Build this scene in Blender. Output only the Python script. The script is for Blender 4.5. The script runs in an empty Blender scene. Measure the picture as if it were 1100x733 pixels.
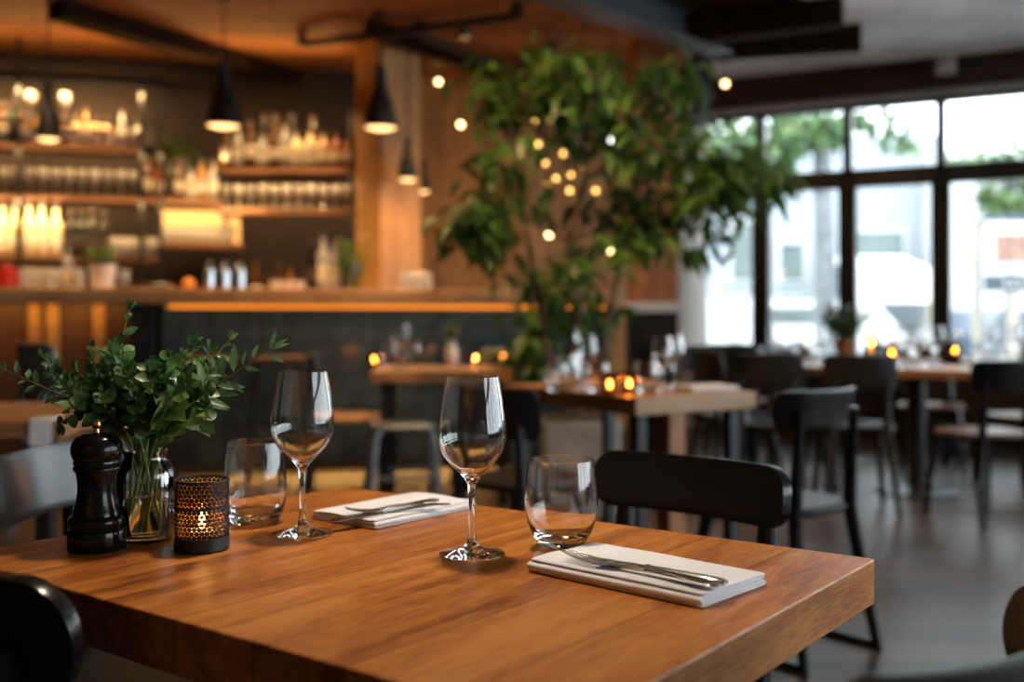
import bpy, bmesh, math, random
from mathutils import Vector, Matrix
PI = math.pi
sc = bpy.context.scene
COL = sc.collection
F, CX, HY, CZ = 1141.0, 550.0, 342.0, 1.042          # focal length (px), principal x, horizon y, eye height

def X(px, d): return (px - CX) * d / F
def Z(py, d): return CZ + (HY - py) * d / F
def P(px, py, d): return Vector((X(px, d), d, Z(py, d)))
def D(py, z): return (CZ - z) * F / (py - HY)          # depth of a point at height z seen at row py

# ------------------------------------------------------------------ materials
def new_mat(name):
    m = bpy.data.materials.new(name); m.use_nodes = True
    nt = m.node_tree; b = nt.nodes['Principled BSDF']
    return m, nt, b

def N(nt, t, **kw):
    n = nt.nodes.new(t)
    for k, v in kw.items(): setattr(n, k, v)
    return n

def mat(name, col, rough=.5, metal=0., spec=.5, var=.0, vscale=8., bump=0., bscale=60., coat=0., trans=0., ior=1.45, sss=0.):
    m, nt, b = new_mat(name)
    b.inputs['Base Color'].default_value = (*col, 1)
    b.inputs['Roughness'].default_value = rough
    b.inputs['Metallic'].default_value = metal
    b.inputs['Specular IOR Level'].default_value = spec
    b.inputs['Coat Weight'].default_value = coat
    b.inputs['Coat Roughness'].default_value = .12
    b.inputs['Transmission Weight'].default_value = trans
    b.inputs['IOR'].default_value = ior
    tc = N(nt, 'ShaderNodeTexCoord')
    if var:
        nz = N(nt, 'ShaderNodeTexNoise'); nz.inputs['Scale'].default_value = vscale; nz.inputs['Detail'].default_value = 5
        nt.links.new(tc.outputs['Object'], nz.inputs['Vector'])
        r = N(nt, 'ShaderNodeValToRGB')
        r.color_ramp.elements[0].position = .3; r.color_ramp.elements[1].position = .7
        r.color_ramp.elements[0].color = (*[max(0, c * (1 - var)) for c in col], 1)
        r.color_ramp.elements[1].color = (*[min(1, c * (1 + var)) for c in col], 1)
        nt.links.new(nz.outputs['Fac'], r.inputs['Fac']); nt.links.new(r.outputs['Color'], b.inputs['Base Color'])
    if bump:
        nb = N(nt, 'ShaderNodeTexNoise'); nb.inputs['Scale'].default_value = bscale; nb.inputs['Detail'].default_value = 3
        nt.links.new(tc.outputs['Object'], nb.inputs['Vector'])
        bp = N(nt, 'ShaderNodeBump'); bp.inputs['Strength'].default_value = bump; bp.inputs['Distance'].default_value = .004
        nt.links.new(nb.outputs['Fac'], bp.inputs['Height']); nt.links.new(bp.outputs['Normal'], b.inputs['Normal'])
    return m

def emit(name, col, strength):
    m, nt, b = new_mat(name)
    b.inputs['Base Color'].default_value = (*col, 1)
    b.inputs['Emission Color'].default_value = (*col, 1)
    b.inputs['Emission Strength'].default_value = strength
    return m

def wood(name, cols, along='X', plank=.0, rough=.4, grain=1., coat=0., bump=.15, tint=.25, across=None, knots=0., spec=.5):
    """grain runs along the local axis ALONG; boards PLANK wide lie side by side along ACROSS"""
    m, nt, b = new_mat(name); L = nt.links.new
    tc = N(nt, 'ShaderNodeTexCoord'); sep = N(nt, 'ShaderNodeSeparateXYZ'); L(tc.outputs['Object'], sep.inputs[0])
    across = across or {'X': 'Y', 'Y': 'X', 'Z': 'X'}[along]
    rnd = None
    if plank:
        d = N(nt, 'ShaderNodeMath', operation='DIVIDE'); L(sep.outputs[across], d.inputs[0]); d.inputs[1].default_value = plank
        fl = N(nt, 'ShaderNodeMath', operation='FLOOR'); L(d.outputs[0], fl.inputs[0])
        wn = N(nt, 'ShaderNodeTexWhiteNoise', noise_dimensions='1D'); L(fl.outputs[0], wn.inputs['W'])
        rnd = wn.outputs['Value']
        fr = N(nt, 'ShaderNodeMath', operation='FRACT'); L(d.outputs[0], fr.inputs[0])
        a = N(nt, 'ShaderNodeMath', operation='SUBTRACT'); L(fr.outputs[0], a.inputs[0]); a.inputs[1].default_value = .5
        ab = N(nt, 'ShaderNodeMath', operation='ABSOLUTE'); L(a.outputs[0], ab.inputs[0])
        seam = N(nt, 'ShaderNodeMapRange'); L(ab.outputs[0], seam.inputs['Value'])
        w = min(.2, .0022 / plank)
        seam.inputs['From Min'].default_value = .5 - w; seam.inputs['From Max'].default_value = .5
    mp = N(nt, 'ShaderNodeMapping'); L(tc.outputs['Object'], mp.inputs['Vector'])
    s = {'X': (1.6, 14, 14), 'Y': (14, 1.6, 14), 'Z': (14, 14, 1.6)}[along]
    mp.inputs['Scale'].default_value = [q * grain for q in s]
    if rnd is not None:
        cmb = N(nt, 'ShaderNodeCombineXYZ'); mu = N(nt, 'ShaderNodeMath', operation='MULTIPLY'); L(rnd, mu.inputs[0]); mu.inputs[1].default_value = 37.
        for i in range(3): L(mu.outputs[0], cmb.inputs[i])
        L(cmb.outputs[0], mp.inputs['Location'])
    n1 = N(nt, 'ShaderNodeTexNoise'); n1.inputs['Scale'].default_value = 1.3; n1.inputs['Detail'].default_value = 6; n1.inputs['Distortion'].default_value = .9
    L(mp.outputs[0], n1.inputs['Vector'])
    n2 = N(nt, 'ShaderNodeTexNoise'); n2.inputs['Scale'].default_value = 13.; n2.inputs['Detail'].default_value = 4; L(mp.outputs[0], n2.inputs['Vector'])
    n3 = N(nt, 'ShaderNodeTexNoise'); n3.inputs['Scale'].default_value = 6.; n3.inputs['Detail'].default_value = 3; L(tc.outputs['Object'], n3.inputs['Vector'])
    mx = N(nt, 'ShaderNodeMath', operation='MULTIPLY_ADD'); L(n2.outputs['Fac'], mx.inputs[0]); mx.inputs[1].default_value = .7; L(n2.outputs['Fac'], mx.inputs[0])
    L(n1.outputs['Fac'], mx.inputs[2])
    mx2 = N(nt, 'ShaderNodeMath', operation='MULTIPLY_ADD'); L(n3.outputs['Fac'], mx2.inputs[0]); mx2.inputs[1].default_value = .5; L(mx.outputs[0], mx2.inputs[2])
    if rnd is not None:
        ad = N(nt, 'ShaderNodeMath', operation='MULTIPLY_ADD'); L(rnd, ad.inputs[0]); ad.inputs[1].default_value = tint; L(mx2.outputs[0], ad.inputs[2]); fac = ad.outputs[0]; hi = 1.12 + tint * .5
    else: fac = mx2.outputs[0]; hi = 1.12
    rp = N(nt, 'ShaderNodeMapRange'); L(fac, rp.inputs['Value']); rp.inputs['From Min'].default_value = .72; rp.inputs['From Max'].default_value = hi + .18
    r = N(nt, 'ShaderNodeValToRGB'); L(rp.outputs[0], r.inputs['Fac'])
    e = r.color_ramp.elements
    e[0].color = (*cols[0], 1); e[1].color = (*cols[-1], 1); e[0].position = .05; e[1].position = .95
    for i, c in enumerate(cols[1:-1]):
        q = e.new((i + 1) / (len(cols) - 1)); q.color = (*c, 1)
    out = r.outputs['Color']
    if plank:
        mixc = N(nt, 'ShaderNodeMix', data_type='RGBA'); L(seam.outputs[0], mixc.inputs['Factor']); L(out, mixc.inputs['A'])
        mixc.inputs['B'].default_value = (*[c * .8 for c in cols[len(cols) // 2 - 1]], 1); out = mixc.outputs['Result']
    L(out, b.inputs['Base Color'])
    b.inputs['Roughness'].default_value = rough; b.inputs['Coat Weight'].default_value = coat; b.inputs['Coat Roughness'].default_value = .25
    b.inputs['Specular IOR Level'].default_value = spec
    bp = N(nt, 'ShaderNodeBump'); bp.inputs['Strength'].default_value = bump; bp.inputs['Distance'].default_value = .002
    L(mx.outputs[0], bp.inputs['Height']); L(bp.outputs['Normal'], b.inputs['Normal'])
    return m

def thin_glass(name, tint=(1, 1, 1), refl=1., rough=.0):
    """thin clear sheet: what is not mirrored passes straight through"""
    m = bpy.data.materials.new(name); m.use_nodes = True; nt = m.node_tree; nt.nodes.clear(); L = nt.links.new
    o = N(nt, 'ShaderNodeOutputMaterial'); mix = N(nt, 'ShaderNodeMixShader'); t = N(nt, 'ShaderNodeBsdfTransparent'); g = N(nt, 'ShaderNodeBsdfGlossy')
    t.inputs['Color'].default_value = (*tint, 1); g.inputs['Roughness'].default_value = rough
    fr = N(nt, 'ShaderNodeFresnel'); fr.inputs['IOR'].default_value = 1.5
    mu = N(nt, 'ShaderNodeMath', operation='MULTIPLY'); mu.inputs[1].default_value = refl; mu.use_clamp = True
    L(fr.outputs[0], mu.inputs[0]); L(mu.outputs[0], mix.inputs[0]); L(t.outputs[0], mix.inputs[1]); L(g.outputs[0], mix.inputs[2]); L(mix.outputs[0], o.inputs['Surface'])
    return m

def leaf_mat(name, c1, c2, c3, rough=.42, scale=30.):
    m, nt, b = new_mat(name); L = nt.links.new
    tc = N(nt, 'ShaderNodeTexCoord'); nz = N(nt, 'ShaderNodeTexNoise'); nz.inputs['Scale'].default_value = scale; nz.inputs['Detail'].default_value = 2
    L(tc.outputs['Object'], nz.inputs['Vector'])
    r = N(nt, 'ShaderNodeValToRGB'); e = r.color_ramp.elements; e[0].position = .32; e[1].position = .7
    e[0].color = (*c1, 1); e[1].color = (*c3, 1); q = e.new(.5); q.color = (*c2, 1)
    L(nz.outputs['Fac'], r.inputs['Fac']); L(r.outputs['Color'], b.inputs['Base Color'])
    b.inputs['Roughness'].default_value = rough
    out = nt.nodes['Material Output']; tr = N(nt, 'ShaderNodeBsdfTranslucent'); mx = N(nt, 'ShaderNodeMixShader'); mx.inputs[0].default_value = .3
    L(r.outputs['Color'], tr.inputs['Color']); L(b.outputs[0], mx.inputs[1]); L(tr.outputs[0], mx.inputs[2]); L(mx.outputs[0], out.inputs['Surface'])
    return m

def tile_mat(name, c1, c2, mortar, w, h, along='X', up='Z', rough=.18, offset=0.):
    m, nt, b = new_mat(name); L = nt.links.new
    tc = N(nt, 'ShaderNodeTexCoord'); sep = N(nt, 'ShaderNodeSeparateXYZ'); cmb = N(nt, 'ShaderNodeCombineXYZ')
    L(tc.outputs['Object'], sep.inputs[0]); L(sep.outputs[along], cmb.inputs[0]); L(sep.outputs[up], cmb.inputs[1])
    br = N(nt, 'ShaderNodeTexBrick'); br.offset = offset; L(cmb.outputs[0], br.inputs['Vector'])
    br.inputs['Scale'].default_value = 1; br.inputs['Brick Width'].default_value = w; br.inputs['Row Height'].default_value = h
    br.inputs['Mortar Size'].default_value = min(w, h) * .06; br.inputs['Color1'].default_value = (*c1, 1); br.inputs['Color2'].default_value = (*c2, 1); br.inputs['Mortar'].default_value = (*mortar, 1)
    L(br.outputs['Color'], b.inputs['Base Color']); b.inputs['Roughness'].default_value = rough
    bp = N(nt, 'ShaderNodeBump'); bp.inputs['Strength'].default_value = .4; bp.invert = True; L(br.outputs['Fac'], bp.inputs['Height']); L(bp.outputs['Normal'], b.inputs['Normal'])
    return m

M = {}
M['table'] = wood('oak table top', [(.050, .013, .003), (.26, .075, .011), (.46, .155, .026), (.60, .238, .052)], 'Y', .118, rough=.36, coat=.04, tint=.14, bump=.35, grain=1.6, spec=.3)
M['table_edge'] = M['table']
M['wood_mid'] = wood('mid brown timber', [(.17, .07, .025), (.33, .16, .065), (.46, .25, .11)], 'X', .11, rough=.42)
M['wood_dark'] = wood('dark brown timber', [(.045, .018, .008), (.09, .038, .015), (.14, .06, .025)], 'X', .14, rough=.45)
M['counter'] = wood('bar counter timber', [(.22, .10, .04), (.40, .20, .085), (.55, .31, .15)], 'X', .2, rough=.3, coat=.2)
M['plank_wall'] = wood('vertical plank wall', [(.17, .075, .022), (.33, .16, .05), (.48, .26, .09)], 'Z', .16, rough=.5, across='X', tint=.45)
M['column'] = wood('plywood column', [(.25, .11, .025), (.38, .18, .045), (.48, .25, .07)], 'Z', 0, rough=.5, grain=.6)
M['column_red'] = wood('reddish timber column', [(.20, .065, .02), (.32, .115, .035), (.42, .16, .05)], 'Z', 0, rough=.5, grain=.6)
M['ceiling'] = wood('timber ceiling', [(.045, .015, .005), (.16, .058, .017), (.33, .14, .045)], 'X', .62, rough=.6, grain=.16, tint=.6, bump=.3)
M['shelf'] = wood('shelf timber', [(.07, .026, .009), (.12, .048, .017), (.17, .075, .03)], 'X', 0, rough=.5)
M['floor'] = wood('smoked grey floorboards', [(.016, .010, .008), (.036, .024, .019), (.078, .052, .042)], 'X', .17, rough=.34, tint=.6, spec=.12)
M['black_lacquer'] = mat('black lacquered wood', (.007, .0065, .0065), .22, coat=.0, spec=.5, var=.2)
M['black_soft'] = mat('matt black leather', (.012, .012, .013), .5, var=.3, bump=.1)
M['black_metal'] = mat('black powder coated steel', (.012, .012, .013), .42, var=.2)
M['blue_metal'] = mat('blue grey galvanised steel', (.22, .27, .32), .38, metal=.7, var=.2)
M['steel'] = mat('polished cutlery steel', (.52, .50, .48), .2, metal=1., var=.08, vscale=40)
M['chrome'] = mat('chromed steel', (.75, .78, .8), .12, metal=1., var=.05)
M['brass'] = mat('brushed brass', (.75, .50, .22), .25, metal=1., var=.1)
M['mill'] = mat('black polished beech', (.0055, .005, .005), .17, spec=.4, coat=.0, var=.2)
M['napkin'] = mat('white linen', (.88, .885, .92), .85, var=.05, vscale=25, bump=.25, bscale=900.)
M['white'] = mat('white glazed ceramic', (.75, .73, .70), .3, var=.05)
M['concrete'] = mat('grey concrete', (.68, .69, .71), .75, var=.25, vscale=2.2, bump=.3, bscale=20.)
M['planter'] = mat('grey cement planter', (.20, .22, .24), .7, var=.25, vscale=6., bump=.3, bscale=40.)
M['brown_paint'] = mat('brown painted plaster', (.075, .05, .04), .6, var=.15, vscale=3.)
M['dark_wall'] = mat('charcoal plaster', (.020, .010, .006), .7, var=.2, vscale=3., bump=.2)
M['warm_wall'] = mat('ochre plaster', (.30, .16, .07), .7, var=.2, vscale=3., bump=.2)
M['grey_wall'] = mat('pale grey plaster', (.42, .40, .38), .75, var=.1, vscale=3., bump=.2)
M['steel_beam'] = mat('dark painted steel beam', (.030, .034, .040), .5, var=.3)
M['recess'] = mat('dark ceiling boards', (.022, .012, .007), .8, spec=.05, var=.3)
M['black_seat'] = mat('satin black seat', (.008, .0075, .007), .4, spec=.22, var=.2)
M['frame'] = mat('dark window frame', (.018, .016, .015), .4, var=.2)
M['curtain'] = mat('white linen curtain', (.72, .70, .66), .9, var=.05, bump=.2, bscale=400.)
M['curtain'] = leaf_mat('white linen curtain', (.86, .84, .80), (.88, .86, .83), (.90, .88, .85), rough=.9, scale=9.)
for n_ in M['curtain'].node_tree.nodes:
    if n_.type == 'MIX_SHADER': n_.inputs[0].default_value = .7
M['speaker'] = mat('black speaker cloth', (.008, .008, .009), .7, var=.3)
M['tile'] = tile_mat('dark green bar tiles', (.05, .072, .080), (.085, .115, .122), (.006, .006, .006), .055, .11)
M['pane'] = thin_glass('window glass', (.97, .985, .98))
M['thin_glass'] = thin_glass('thin drinking glass', (.96, .96, .96), refl=1.3)
def lit_glass(name, col, k):
    """glass that catches light: part clear, part scattering"""
    m = thin_glass(name, (.9, .9, .9), 1.6, .12); nt = m.node_tree; o = nt.nodes['Material Output']; src = o.inputs['Surface'].links[0].from_socket
    d = N(nt, 'ShaderNodeBsdfDiffuse'); d.inputs['Color'].default_value = (*col, 1); t = N(nt, 'ShaderNodeBsdfTranslucent'); t.inputs['Color'].default_value = (*col, 1)
    a = N(nt, 'ShaderNodeMixShader'); a.inputs[0].default_value = .5; nt.links.new(d.outputs[0], a.inputs[1]); nt.links.new(t.outputs[0], a.inputs[2])
    b = N(nt, 'ShaderNodeMixShader'); b.inputs[0].default_value = k; nt.links.new(src, b.inputs[1]); nt.links.new(a.outputs[0], b.inputs[2]); nt.links.new(b.outputs[0], o.inputs['Surface'])
    return m
M['bar_glass'] = lit_glass('clear bar glass with lit haze', (.85, .82, .78), .28)  # pale scatter mixed in so the clear glasses look lit
M['amber_insert'] = lit_glass('frosted amber insert', (.95, .48, .14), .15)
M['glass'] = mat('clear crystal glass', (1, 1, 1), 0., trans=1., ior=1.46)
M['jar_glass'] = thin_glass('bottle glass of the jar', (.95, .975, .94), refl=1.15)
M['water'] = mat('water', (.93, .97, .92), 0., trans=1., ior=1.33)
M['amber_glass'] = thin_glass('amber glass', (.88, .62, .34), refl=1.)
M['wax'] = mat('candle wax', (.85, .72, .5), .5, var=.04)
M['tin'] = mat('tealight tin', (.6, .6, .6), .3, metal=1., var=.05)
M['flame'] = emit('candle flame', (1., .56, .17), 30.)
M['flame_far'] = emit('candle flame far', (1., .60, .22), 45.)
M['flame_white'] = emit('white candle flame', (1., .86, .62), 60.)
M['bulb'] = emit('warm lamp bulb', (1., .62, .26), 14.)
M['globe'] = emit('warm globe lamp', (1., .66, .30), 7.)
M['gold_gap_glow'] = emit('gold glow of leaf gaps', (1., .55, .14), 4.)
M['white_patch_glow'] = emit('added white globe', (.95, 1., 1.), 8.)
M['pend_glow'] = emit('frosted pendant lens', (1., .58, .22), 2.2)
M['led'] = emit('warm led strip', (1., .50, .10), .05)
M['niche'] = emit('back lit niche panel', (1., .62, .24), .30)
M['leaf'] = leaf_mat('bouquet leaves', (.03, .085, .03), (.085, .19, .055), (.20, .31, .085), scale=45., rough=.35)
M['leaf_long'] = leaf_mat('willow leaves', (.06, .14, .065), (.11, .23, .095), (.19, .33, .14), scale=40.)
M['tree_leaf'] = leaf_mat('tree leaves', (.020, .060, .012), (.05, .12, .022), (.12, .22, .035), scale=4., rough=.4)
M['herb'] = leaf_mat('herb leaves', (.05, .11, .015), (.10, .20, .03), (.18, .30, .05), scale=30.)
M['stem'] = mat('woody stem', (.10, .055, .03), .6, var=.3, vscale=60)
M['green_stem'] = mat('green stem', (.24, .34, .08), .45, var=.25, vscale=60)
M['bark'] = mat('grey brown bark', (.12, .075, .045), .8, var=.35, vscale=20, bump=.5, bscale=40)
M['soil'] = mat('potting soil', (.03, .02, .012), .9, var=.4, vscale=60, bump=.5)
M['terracotta'] = mat('terracotta pot', (.35, .15, .07), .6, var=.15)
M['label_paper'] = mat('cream bottle label', (.72, .66, .52), .7, var=.08)
M['cork'] = mat('bottle cap', (.06, .04, .03), .4, var=.2)
M['red'] = mat('red enamel', (.45, .02, .015), .3, var=.1)
M['fruit'] = mat('orange peel', (.8, .30, .05), .5, var=.1, bump=.2, bscale=200)
def bottle_mat(n, c, rough=.08, tr=.55): return mat(n, c, rough, trans=tr, var=.08)
BOT = {'amber': bottle_mat('amber whisky glass', (.75, .36, .09)), 'gold': bottle_mat('golden spirit glass', (.92, .66, .28)),
       'dark green': bottle_mat('dark green wine glass', (.02, .035, .015), tr=.2), 'brown': bottle_mat('brown bottle glass', (.16, .06, .02), tr=.4),
       'clear': bottle_mat('clear spirit glass', (.85, .86, .84), tr=.6), 'red': bottle_mat('red aperitif glass', (.6, .09, .03), tr=.5),
       'cream': bottle_mat('pale gold frosted spirit glass', (.95, .78, .45), .25, .15), 'black': bottle_mat('black bottle glass', (.012, .011, .011), tr=.0)}

# ------------------------------------------------------------------ mesh building
class B:
    def __init__(s): s.bm = bmesh.new()
    def box(s, c, size, rotz=0., mtx=None):
        r = bmesh.ops.create_cube(s.bm, size=1.)
        T = Matrix.Translation(c) @ (mtx or Matrix.Rotation(rotz, 4, 'Z')) @ Matrix.Diagonal((*size, 1))
        bmesh.ops.transform(s.bm, matrix=T, verts=r['verts']); return s
    def bar(s, a, b, w, h, up=(0, 0, 1)):
        a, b = Vector(a), Vector(b); d = (b - a); L = d.length; d.normalize(); up = Vector(up)
        if abs(d.dot(up)) > .99: up = Vector((0, 1, 0))
        y = up.cross(d).normalized(); z = d.cross(y)
        R = Matrix((d, y, z)).transposed().to_4x4()
        return s.box((a + b) / 2, (L, w, h), mtx=R)
    def tube(s, pts, r, n=10, cap=True):
        pts = [Vector(p) for p in pts]; k = len(pts); rr = r if isinstance(r, (list, tuple)) else [r] * k
        rings = []; ref = None
        for i, p in enumerate(pts):
            t = (pts[min(i + 1, k - 1)] - pts[max(i - 1, 0)]).normalized()
            if ref is None: ref = Vector((1, 0, 0)) if abs(t.x) < .8 else Vector((0, 1, 0))
            u = (ref - t * ref.dot(t)).normalized(); v = t.cross(u); ref = u
            rings.append([s.bm.verts.new(p + (u * math.cos(2 * PI * j / n) + v * math.sin(2 * PI * j / n)) * rr[i]) for j in range(n)])
        for a, b in zip(rings, rings[1:]):
            for j in range(n): s.bm.faces.new((a[j], a[(j + 1) % n], b[(j + 1) % n], b[j]))
        if cap: s.bm.faces.new(rings[0][::-1]); s.bm.faces.new(rings[-1])
        return s
    def lathe(s, prof, n=32, c=(0, 0, 0)):
        """prof: list of (r, z) from bottom up (outer) and, for a hollow body, on down the inside"""
        c = Vector(c); rings = []
        for r, z in prof:
            if r < 1e-6: rings.append([s.bm.verts.new(c + Vector((0, 0, z)))])
            else: rings.append([s.bm.verts.new(c + Vector((r * math.cos(2 * PI * j / n), r * math.sin(2 * PI * j / n), z))) for j in range(n)])
        for a, b in zip(rings, rings[1:]):
            if len(a) == 1 and len(b) == 1: continue
            for j in range(n):
                k = (j + 1) % n
                if len(a) == 1: s.bm.faces.new((a[0], b[k], b[j]))
                elif len(b) == 1: s.bm.faces.new((a[j], a[k], b[0]))
                else: s.bm.faces.new((a[j], a[k], b[k], b[j]))
        return s
    def prism(s, poly, z0, z1):
        lo = [s.bm.verts.new((x, y, z0)) for x, y in poly]; hi = [s.bm.verts.new((x, y, z1)) for x, y in poly]; n = len(poly)
        s.bm.faces.new(lo[::-1]); s.bm.faces.new(hi)
        for i in range(n): s.bm.faces.new((lo[i], lo[(i + 1) % n], hi[(i + 1) % n], hi[i]))
        return s
    def grid(s, f, nu, nv, close_u=False):
        V = [[s.bm.verts.new(f(i / (nu if close_u else nu - 1), j / (nv - 1))) for j in range(nv)] for i in range(nu)]
        for i in range(nu if close_u else nu - 1):
            for j in range(nv - 1):
                k = (i + 1) % nu
                s.bm.faces.new((V[i][j], V[k][j], V[k][j + 1], V[i][j + 1]))
        return s
    def leaf(s, base, d, nrm, L, w, fold=.25, droop=.25, round_=False):
        d = Vector(d).normalized(); nrm = Vector(nrm); side = d.cross(nrm)
        if side.length < 1e-4: side = d.orthogonal()
        side.normalize(); nrm = side.cross(d).normalized(); base = Vector(base)
        prof = [(0., .0), (.14, .62), (.38, 1.), (.68, .85), (.9, .42), (1., 0.)] if round_ else [(0., 0.), (.2, .62), (.45, 1.), (.75, .62), (1., 0.)]
        mid = []; lf = []; rt = []
        for t, q in prof:
            c = base + d * (L * t) - nrm * (droop * L * t * t)
            mid.append(s.bm.verts.new(c))
            if q > 0:
                e = nrm * (fold * w * .5 * q)
                lf.append(s.bm.verts.new(c + side * (w * .5 * q) + e)); rt.append(s.bm.verts.new(c - side * (w * .5 * q) + e))
            else: lf.append(None); rt.append(None)
        for i in range(len(prof) - 1):
            for S, flip in ((lf, False), (rt, True)):
                q = [v for v in (mid[i], mid[i + 1], S[i + 1], S[i]) if v is not None]
                if len(q) >= 3: s.bm.faces.new(q[::-1] if flip else q)
        return s
    def obj(s, name, m, parent=None, smooth=True, bevel=0., seg=2, ang=35., loc=None, rotz=0., subsurf=0, fixn=True):
        if fixn: bmesh.ops.recalc_face_normals(s.bm, faces=s.bm.faces)
        me = bpy.data.meshes.new(name); s.bm.to_mesh(me); s.bm.free()
        o = bpy.data.objects.new(name, me); COL.objects.link(o)
        for mm in (m if isinstance(m, (list, tuple)) else [m]): me.materials.append(M[mm] if isinstance(mm, str) else mm)
        if smooth:
            me.polygons.foreach_set('use_smooth', [True] * len(me.polygons)); me.set_sharp_from_angle(angle=math.radians(ang))
        if bevel:
            md = o.modifiers.new('soft edges', 'BEVEL'); md.width = bevel; md.segments = seg; md.limit_method = 'ANGLE'; md.angle_limit = math.radians(40)
        if subsurf:
            md = o.modifiers.new('rounding', 'SUBSURF'); md.levels = md.render_levels = subsurf
        if parent: o.parent = parent
        if loc is not None: o.location = loc
        o.rotation_euler.z = rotz
        return o

def tag(o, label=None, cat=None, group=None, kind=None):
    if label: o['label'] = label
    if cat: o['category'] = cat
    if group: o['group'] = group
    if kind: o['kind'] = kind
    return o
def thing(name, label, cat, loc=(0, 0, 0), rotz=0., group=None):
    o = bpy.data.objects.new(name, None); COL.objects.link(o); o.location = loc; o.rotation_euler.z = rotz; o.empty_display_size = .05
    return tag(o, label, cat, group)
def struct(o): o['kind'] = 'structure'; return o
def dup(root, loc, rotz=None, label=None, group=None, scale=None, mats=None):
    def cp(o, parent):
        c = o.copy(); COL.objects.link(c)
        if parent: c.parent = parent
        for ch in KIDS(o): cp(ch, c)
        return c
    r = cp(root, None); r.location = loc
    if rotz is not None: r.rotation_euler.z = rotz
    if scale: r.scale = (scale,) * 3 if not isinstance(scale, tuple) else scale
    if label: r['label'] = label
    if group: r['group'] = group
    return r
def KIDS(o): return [c for c in bpy.data.objects if c.parent == o]
ORD = ['', 'first', 'second', 'third', 'fourth', 'fifth', 'sixth', 'seventh', 'eighth', 'ninth', 'tenth', 'eleventh', 'twelfth', 'thirteenth', 'fourteenth',
       'fifteenth', 'sixteenth', 'seventeenth', 'eighteenth', 'nineteenth', 'twentieth', 'twenty-first', 'twenty-second', 'twenty-third', 'twenty-fourth']
def ang(f): return math.atan2(f[1], f[0]) - PI / 2       # rotation that turns local +Y to direction f
rng = random.Random(7)

# ------------------------------------------------------------------ room shell
bd = Vector((.97, .243)).normalized(); bn = Vector((-bd.y, bd.x)); BP = Vector((-.896, 7.3))
BROT = math.atan2(bd.y, bd.x)
def bar_s(px, t):
    k = (px - CX) / F
    return (k * (BP.y + t * bn.y) - BP.x - t * bn.x) / (bd.x - k * bd.y)
def bar_pt(s, t, z=0.): q = BP + bd * s + bn * t; return Vector((q.x, q.y, z))
WT = 2.05                                                # back wall behind the bar front
HC = 3.2
wd = Vector((-.883, .469)).normalized(); WA = Vector((3.64, 8.87)); WROT = math.atan2(wd.y, wd.x)
wn = Vector((wd.y, -wd.x))                                # points outdoors
if wn.y < 0: wn = -wn
def wpt(t, off=0., z=0.): q = WA + wd * t + wn * off; return Vector((q.x, q.y, z))
def win_t(px):
    k = (px - CX) / F
    return (k * WA.y - WA.x) / (wd.x - k * wd.y)

corner = Vector((1.53, 9.99)); rc = wpt(-4.2); rf = Vector((5.6, -2.6)); lf = Vector((-5.6, -2.6))
lb = bar_pt(bar_s(-180, WT), WT)
room = [(-5.75, -2.75), (5.8, -2.75)] + [tuple(p.to_2d()) for p in (wpt(-4.35, .1), wpt(2.3, .12), bar_pt(bar_s(760, WT), WT + .12), bar_pt(bar_s(-190, WT), WT + .12))]
struct(B().prism(room, -.1, 0).obj('floor', 'floor', smooth=False))
# ceiling over the whole room
struct(B().prism(room, HC, HC + .2).obj('ceiling', 'ceiling', smooth=False))
# back wall: vertical planks
sL = bar_s(-180, WT); sR = bar_s(735, WT)
sC = bar_s(405, WT)
struct(B().box(((sL + sC) / 2, .06, HC / 2), (sC - sL, .12, HC)).obj('wall_back_bar', 'dark_wall', smooth=False, loc=bar_pt(0, WT), rotz=BROT))
struct(B().box(((sC + sR) / 2, .06, HC / 2), (sR - sC, .12, HC)).obj('wall_back', 'plank_wall', smooth=False, loc=bar_pt(0, WT), rotz=BROT))
def wall(name, a, b, m, z0=0., z1=HC, th=.12):
    a, b = Vector(a[:2]), Vector(b[:2]); d = b - a; L = d.length
    return struct(B().box((L / 2, 0, (z0 + z1) / 2), (L, th, z1 - z0)).obj(name, m, smooth=False, loc=(a.x, a.y, 0), rotz=math.atan2(d.y, d.x)))
wall('wall_left', lb, lf, 'dark_wall'); wall('wall_front', lf, rf, 'grey_wall')
# window wall
bays = [win_t(px) for px in (737, 818, 911, 1011)]
tR = bays[-1]; step = .83
tl = sorted(bays + [tR - step * k for k in (1, 2, 3, 4)], reverse=True)    # from the corner towards the right
ZT, ZM, ZS = 2.90, 2.25, .62
wn_i = [0]
def window_bay(a, b, zs=ZS, zm=ZM, zt=ZT, th=.09):
    wn_i[0] += 1
    a, b = Vector(a[:2]), Vector(b[:2]); d = b - a; L = d.length
    w = B()
    for z, h in ((zs, .1), (zm, .16), (zt - .02, .06)): w.box((L / 2, 0, z), (L, th, h))
    for xx in (0, L): w.box((xx, 0, (zs + zm) / 2), (.15, th + .03, zm - zs)); w.box((xx, 0, (zt + zm) / 2), (.075, th + .03, zt - zm))
    o = struct(w.obj('window_%d' % wn_i[0], 'frame', smooth=False, loc=(a.x, a.y, 0), rotz=math.atan2(d.y, d.x), bevel=.006))
    B().box((L / 2, 0, (zs + zm) / 2), (L - .09, .008, zm - zs - .1)).obj('pane', 'pane', o, smooth=False)
    B().box((L / 2, 0, (zt + zm) / 2), (L - .09, .008, zt - zm - .1)).obj('pane', 'pane', o, smooth=False)
for a, b in zip(tl, tl[1:]): window_bay(wpt(a), wpt(b))
wall('wall_window_header', wpt(tl[0] + .05), wpt(tl[-1] - .1), 'brown_paint', ZT, HC, .3)
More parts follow.
